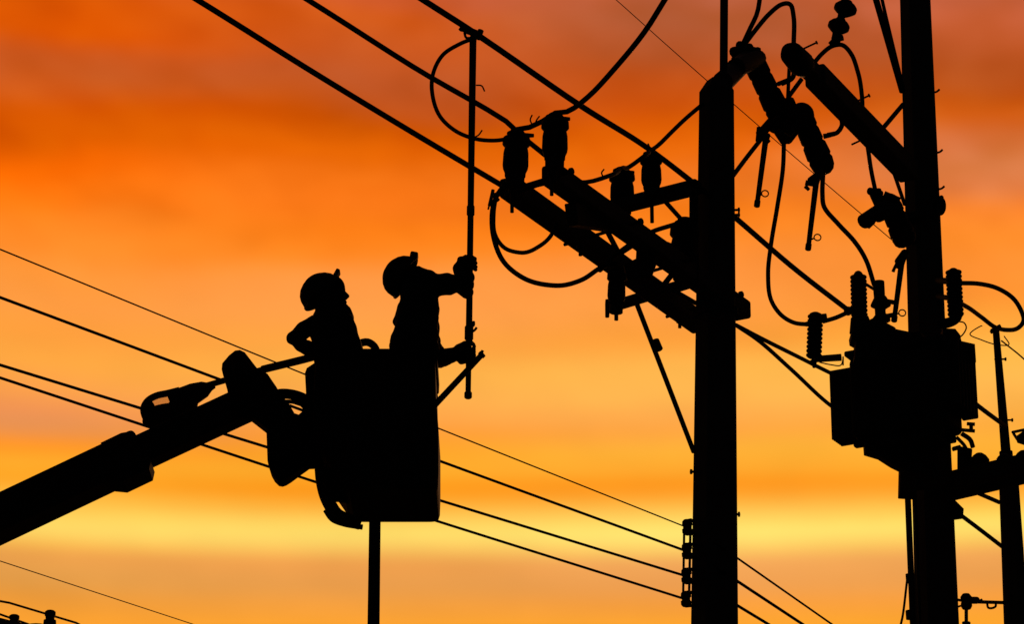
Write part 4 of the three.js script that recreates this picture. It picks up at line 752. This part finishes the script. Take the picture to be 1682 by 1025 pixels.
// left worker: looks up to the right, near hand on the hip
{
  const D = 16.2, u = mpx(at(550, 550, D)), hip = at(556, 655, D);
  const t = thing('person', 'worker in a helmet on the left side of the bucket, hand on hip, looking up', 'person', V(hip.x, at(617, 850, DB + 0.2).y, hip.z));
  const floor = at(617, 845, DB).y + 0.06, hipY = hip.y, knee = (s) => V(hip.x + 0.1, (hipY + floor) / 2 + 0.05, hip.z + s * 0.1), foot = (s) => V(hip.x - 0.02, floor + 0.07, hip.z + s * 0.11);
  const B = personBones(D, [
    [[551, 542, 0.07], [558, 580, 0.07], 34, 36, SHIRT, 0.06], [[551, 542, -0.07], [558, 580, -0.07], 34, 36, SHIRT, 0.06],
    [[554, 578, 0.05], [558, 640, 0.06], 34, 33, SHIRT, 0.06], [[554, 578, -0.05], [558, 640, -0.06], 34, 33, SHIRT, 0.06],
    [[528, 537, 0.13], [532, 537, -0.14], 22, 22, SHIRT, 0.05],
    [[548, 520, 0.02], [548, 520, -0.02], 27, 27, SHIRT, 0.05], [[546, 524], [539, 500], 22, 21, SKIN, 0.03],
    [[558, 514, 0.03], [560, 515, -0.03], 17, 17, SHIRT, 0.02],
    [[516, 531, 0.18], [482, 555, 0.25], 14, 11.5, SHIRT, 0.012], [[482, 555, 0.25], [511, 579, 0.19], 11.5, 9.5, SHIRT, 0.008],
    [[556, 537, -0.18], [585, 590, -0.22], 16, 13, SHIRT, 0.03], [[585, 590, -0.22], [608, 630, -0.14], 12.5, 10, SHIRT, 0.02],
    [[556, 650, 0.07], [556, 650, -0.07], 33, 33, TROUSER, 0.05],
  ], u);
  for (const s of [-1, 1]) {
    const h = V(hip.x, hipY - 0.03, hip.z + s * 0.09), k = knee(s), f = foot(s);
    B.push({ a: h, b: k, ra: 0.088, rb: 0.06, c: TROUSER }, { a: k, b: f, ra: 0.06, rb: 0.045, c: TROUSER }, { a: f, b: V(f.x + 0.15, floor + 0.03, f.z), ra: 0.045, rb: 0.035, c: BOOT });
  }
  const geos = [netMesh(B, 0.011, 0.03)];
  const face = DIR(0.985, -0.12, 0.1), up = DIR(-0.12, -0.985, 0).addScaledVector(face, 0); up.addScaledVector(face, -up.dot(face)).normalize();
  geos.push(netMesh([...headBones(null, at(541, 482, D), face, up, 1.03), ...personBones(D, [[[546, 522], [537, 498], 20, 19, SKIN, 0.03]], u)], 0.0042, 0.02));
  const w1 = at(513, 577, D - 0.17 / K);
  geos.push(netMesh([...relaxedHand(w1, V(0.9, -0.45, -0.25), V(0.3, 0.6, 0.7), GLOVE), { a: at(505, 570, D - 0.19 / K), b: w1, ra: 11.5 * u, rb: 9 * u, c: GLOVE, k: 0.02 }], 0.004, 0.012));
  const w2 = at(608, 630, D + 0.14 / K);
  geos.push(netMesh([...relaxedHand(w2, V(0.5, -0.8, 0.2), V(0.2, 0.2, 1), GLOVE), { a: at(600, 616, D + 0.17 / K), b: w2, ra: 11 * u, rb: 9 * u, c: GLOVE, k: 0.02 }], 0.004, 0.012));
  part('body', t, geos, M.fabric);
  helmetParts(t, at(530, 483, D), DIR(-0.6, -0.8), DIR(0.8, -0.6), 34.5 * u, [(() => { const a = at(547, 463, D), b = at(557, 445, D); return beam(a, b, 7 * u, 0.08, DIR(-0.9, -0.4), 0.008); })(), beam(at(536, 462, D), at(549, 464, D), 8 * u, 0.12, UP, 0.01)]);
  part('belt', t, (() => { const g = new THREE.TorusGeometry(0.125, 0.022, 8, 30); g.rotateX(Math.PI / 2); g.scale(1, 1.4, 1.45); const p = at(558, 632, D); g.translate(p.x, p.y, p.z); return g; })(), M.rubber);
}
// right worker: head tipped far back, both hands on the long stick
{
  const D = 16.45, u = mpx(at(680, 530, D)), hip = at(680, 655, D);
  const t = thing('person', 'worker in a helmet on the right side of the bucket, gripping the long stick', 'person', V(hip.x, at(617, 850, DB + 0.2).y, hip.z));
  const floor = at(617, 845, DB).y + 0.06;
  const hU = stAt(436), hL = stAt(578), ax = stAt(400).sub(stAt(600)).normalize(), rs = 5.6 * u;
  const gU = gripHand(hU, ax, V(-0.75, -0.3, -0.2), rs, GLOVE), gL = gripHand(hL, ax, V(-1, 0, -0.2), rs * 0.9, GLOVE, -1);
  const shN = [702, 470, 0.1], B = personBones(D, [
    [[688, 505, 0.08], [680, 575, 0.08], 33, 36, SHIRT, 0.05], [[688, 505, -0.06], [680, 575, -0.08], 33, 36, SHIRT, 0.05], [[670, 505, -0.14], [666, 530, -0.16], 18, 20, SHIRT, 0.03],
    [[680, 570, 0.06], [679, 645, 0.07], 36, 35, SHIRT, 0.06], [[680, 570, -0.06], [679, 645, -0.07], 36, 35, SHIRT, 0.06],
    [[690, 478, 0.1], [690, 480, -0.12], 26, 25, SHIRT, 0.05], [[684, 486], [678, 462], 24, 24, SKIN, 0.03],
    [[699, 465, 0.13], [702, 471, 0.12], 19, 19, SHIRT, 0.03], [[686, 452, 0.13], [700, 462, 0.13], 14, 17, SHIRT, 0.03], [[702, 469, 0.12], [730, 467, 0.12], 18, 16.5, SHIRT, 0.03],
    [[698, 496, -0.16], [708, 560, -0.2], 18, 15, SHIRT, 0.03], [[708, 566, -0.2], [722, 592, -0.1], 15, 14, SHIRT, 0.03],
    [[680, 655, 0.07], [680, 655, -0.07], 35, 35, TROUSER, 0.05],
  ], u);
  const elU = at(730, 467, D - 0.12 / K), wrU = at(762, 465, D - 0.16), elL = at(722, 592, D + 0.0), wrL = gL.palm.clone().add(V(-0.035, -0.01, -0.01));
  B.push({ a: elU, b: wrU, ra: 16.5 * u, rb: 15 * u, c: SHIRT }, { a: elL, b: wrL, ra: 13 * u, rb: 10.5 * u, c: SHIRT });
  for (const s of [-1, 1]) {
    const h = V(hip.x, hip.y - 0.03, hip.z + s * 0.1), k = V(hip.x + 0.02, (hip.y + floor) / 2 + 0.05, hip.z + s * 0.11), f = V(hip.x - 0.05, floor + 0.07, hip.z + s * 0.11);
    B.push({ a: h, b: k, ra: 0.09, rb: 0.062, c: TROUSER }, { a: k, b: f, ra: 0.062, rb: 0.047, c: TROUSER }, { a: f, b: V(f.x + 0.15, floor + 0.03, f.z), ra: 0.045, rb: 0.035, c: BOOT });
  }
  const geos = [netMesh(B, 0.011, 0.03)];
  const face = DIR(0.5, -0.75, -0.45), up = DIR(-0.78, -0.55, 0); up.addScaledVector(face, -up.dot(face)).normalize();
  geos.push(netMesh([...headBones(null, at(669, 459, D), face, up, 0.95), ...personBones(D, [[[684, 486], [678, 462], 23, 23, SKIN, 0.03]], u)], 0.0042, 0.02));
  geos.push(netMesh([...gU.bones, { a: wrU, b: gU.palm, ra: 12 * u, rb: 9.5 * u, c: GLOVE, k: 0.02 }, { a: at(757, 468, D - 0.13), b: at(767, 480, D - 0.16), ra: 14.5 * u, rb: 11 * u, c: GLOVE, k: 0.02 }, { a: at(757, 462, D - 0.13), b: at(768, 456, D - 0.16), ra: 14 * u, rb: 12 * u, c: GLOVE, k: 0.02 }], 0.004, 0.012));
  geos.push(netMesh([...gL.bones, { a: wrL, b: gL.palm, ra: 11 * u, rb: 10 * u, c: GLOVE, k: 0.02 }, { a: wrL.clone().add(V(-0.04, 0, 0)), b: wrL, ra: 11.5 * u, rb: 12.5 * u, c: GLOVE, k: 0.01 }], 0.004, 0.012));
  part('body', t, geos, M.fabric);
  helmetParts(t, at(663.5, 456, D), DIR(-0.86, -0.5), DIR(0.5, -0.86), 34 * u, [beam(at(678, 432, D), at(681.5, 416.5, D), 13 * u, 0.08, V(1, 0, 0), 0.01), beam(at(651, 474, D), at(652, 485, D), 9 * u, 0.06, V(1, 0, 0), 0.01)]);
  part('belt', t, (() => { const g = new THREE.TorusGeometry(0.13, 0.022, 8, 30); g.rotateX(Math.PI / 2); g.scale(1, 1.4, 1.45); const p = at(679, 634, D); g.translate(p.x, p.y, p.z); return g; })(), M.rubber);
}

renderer.render(scene, camera);
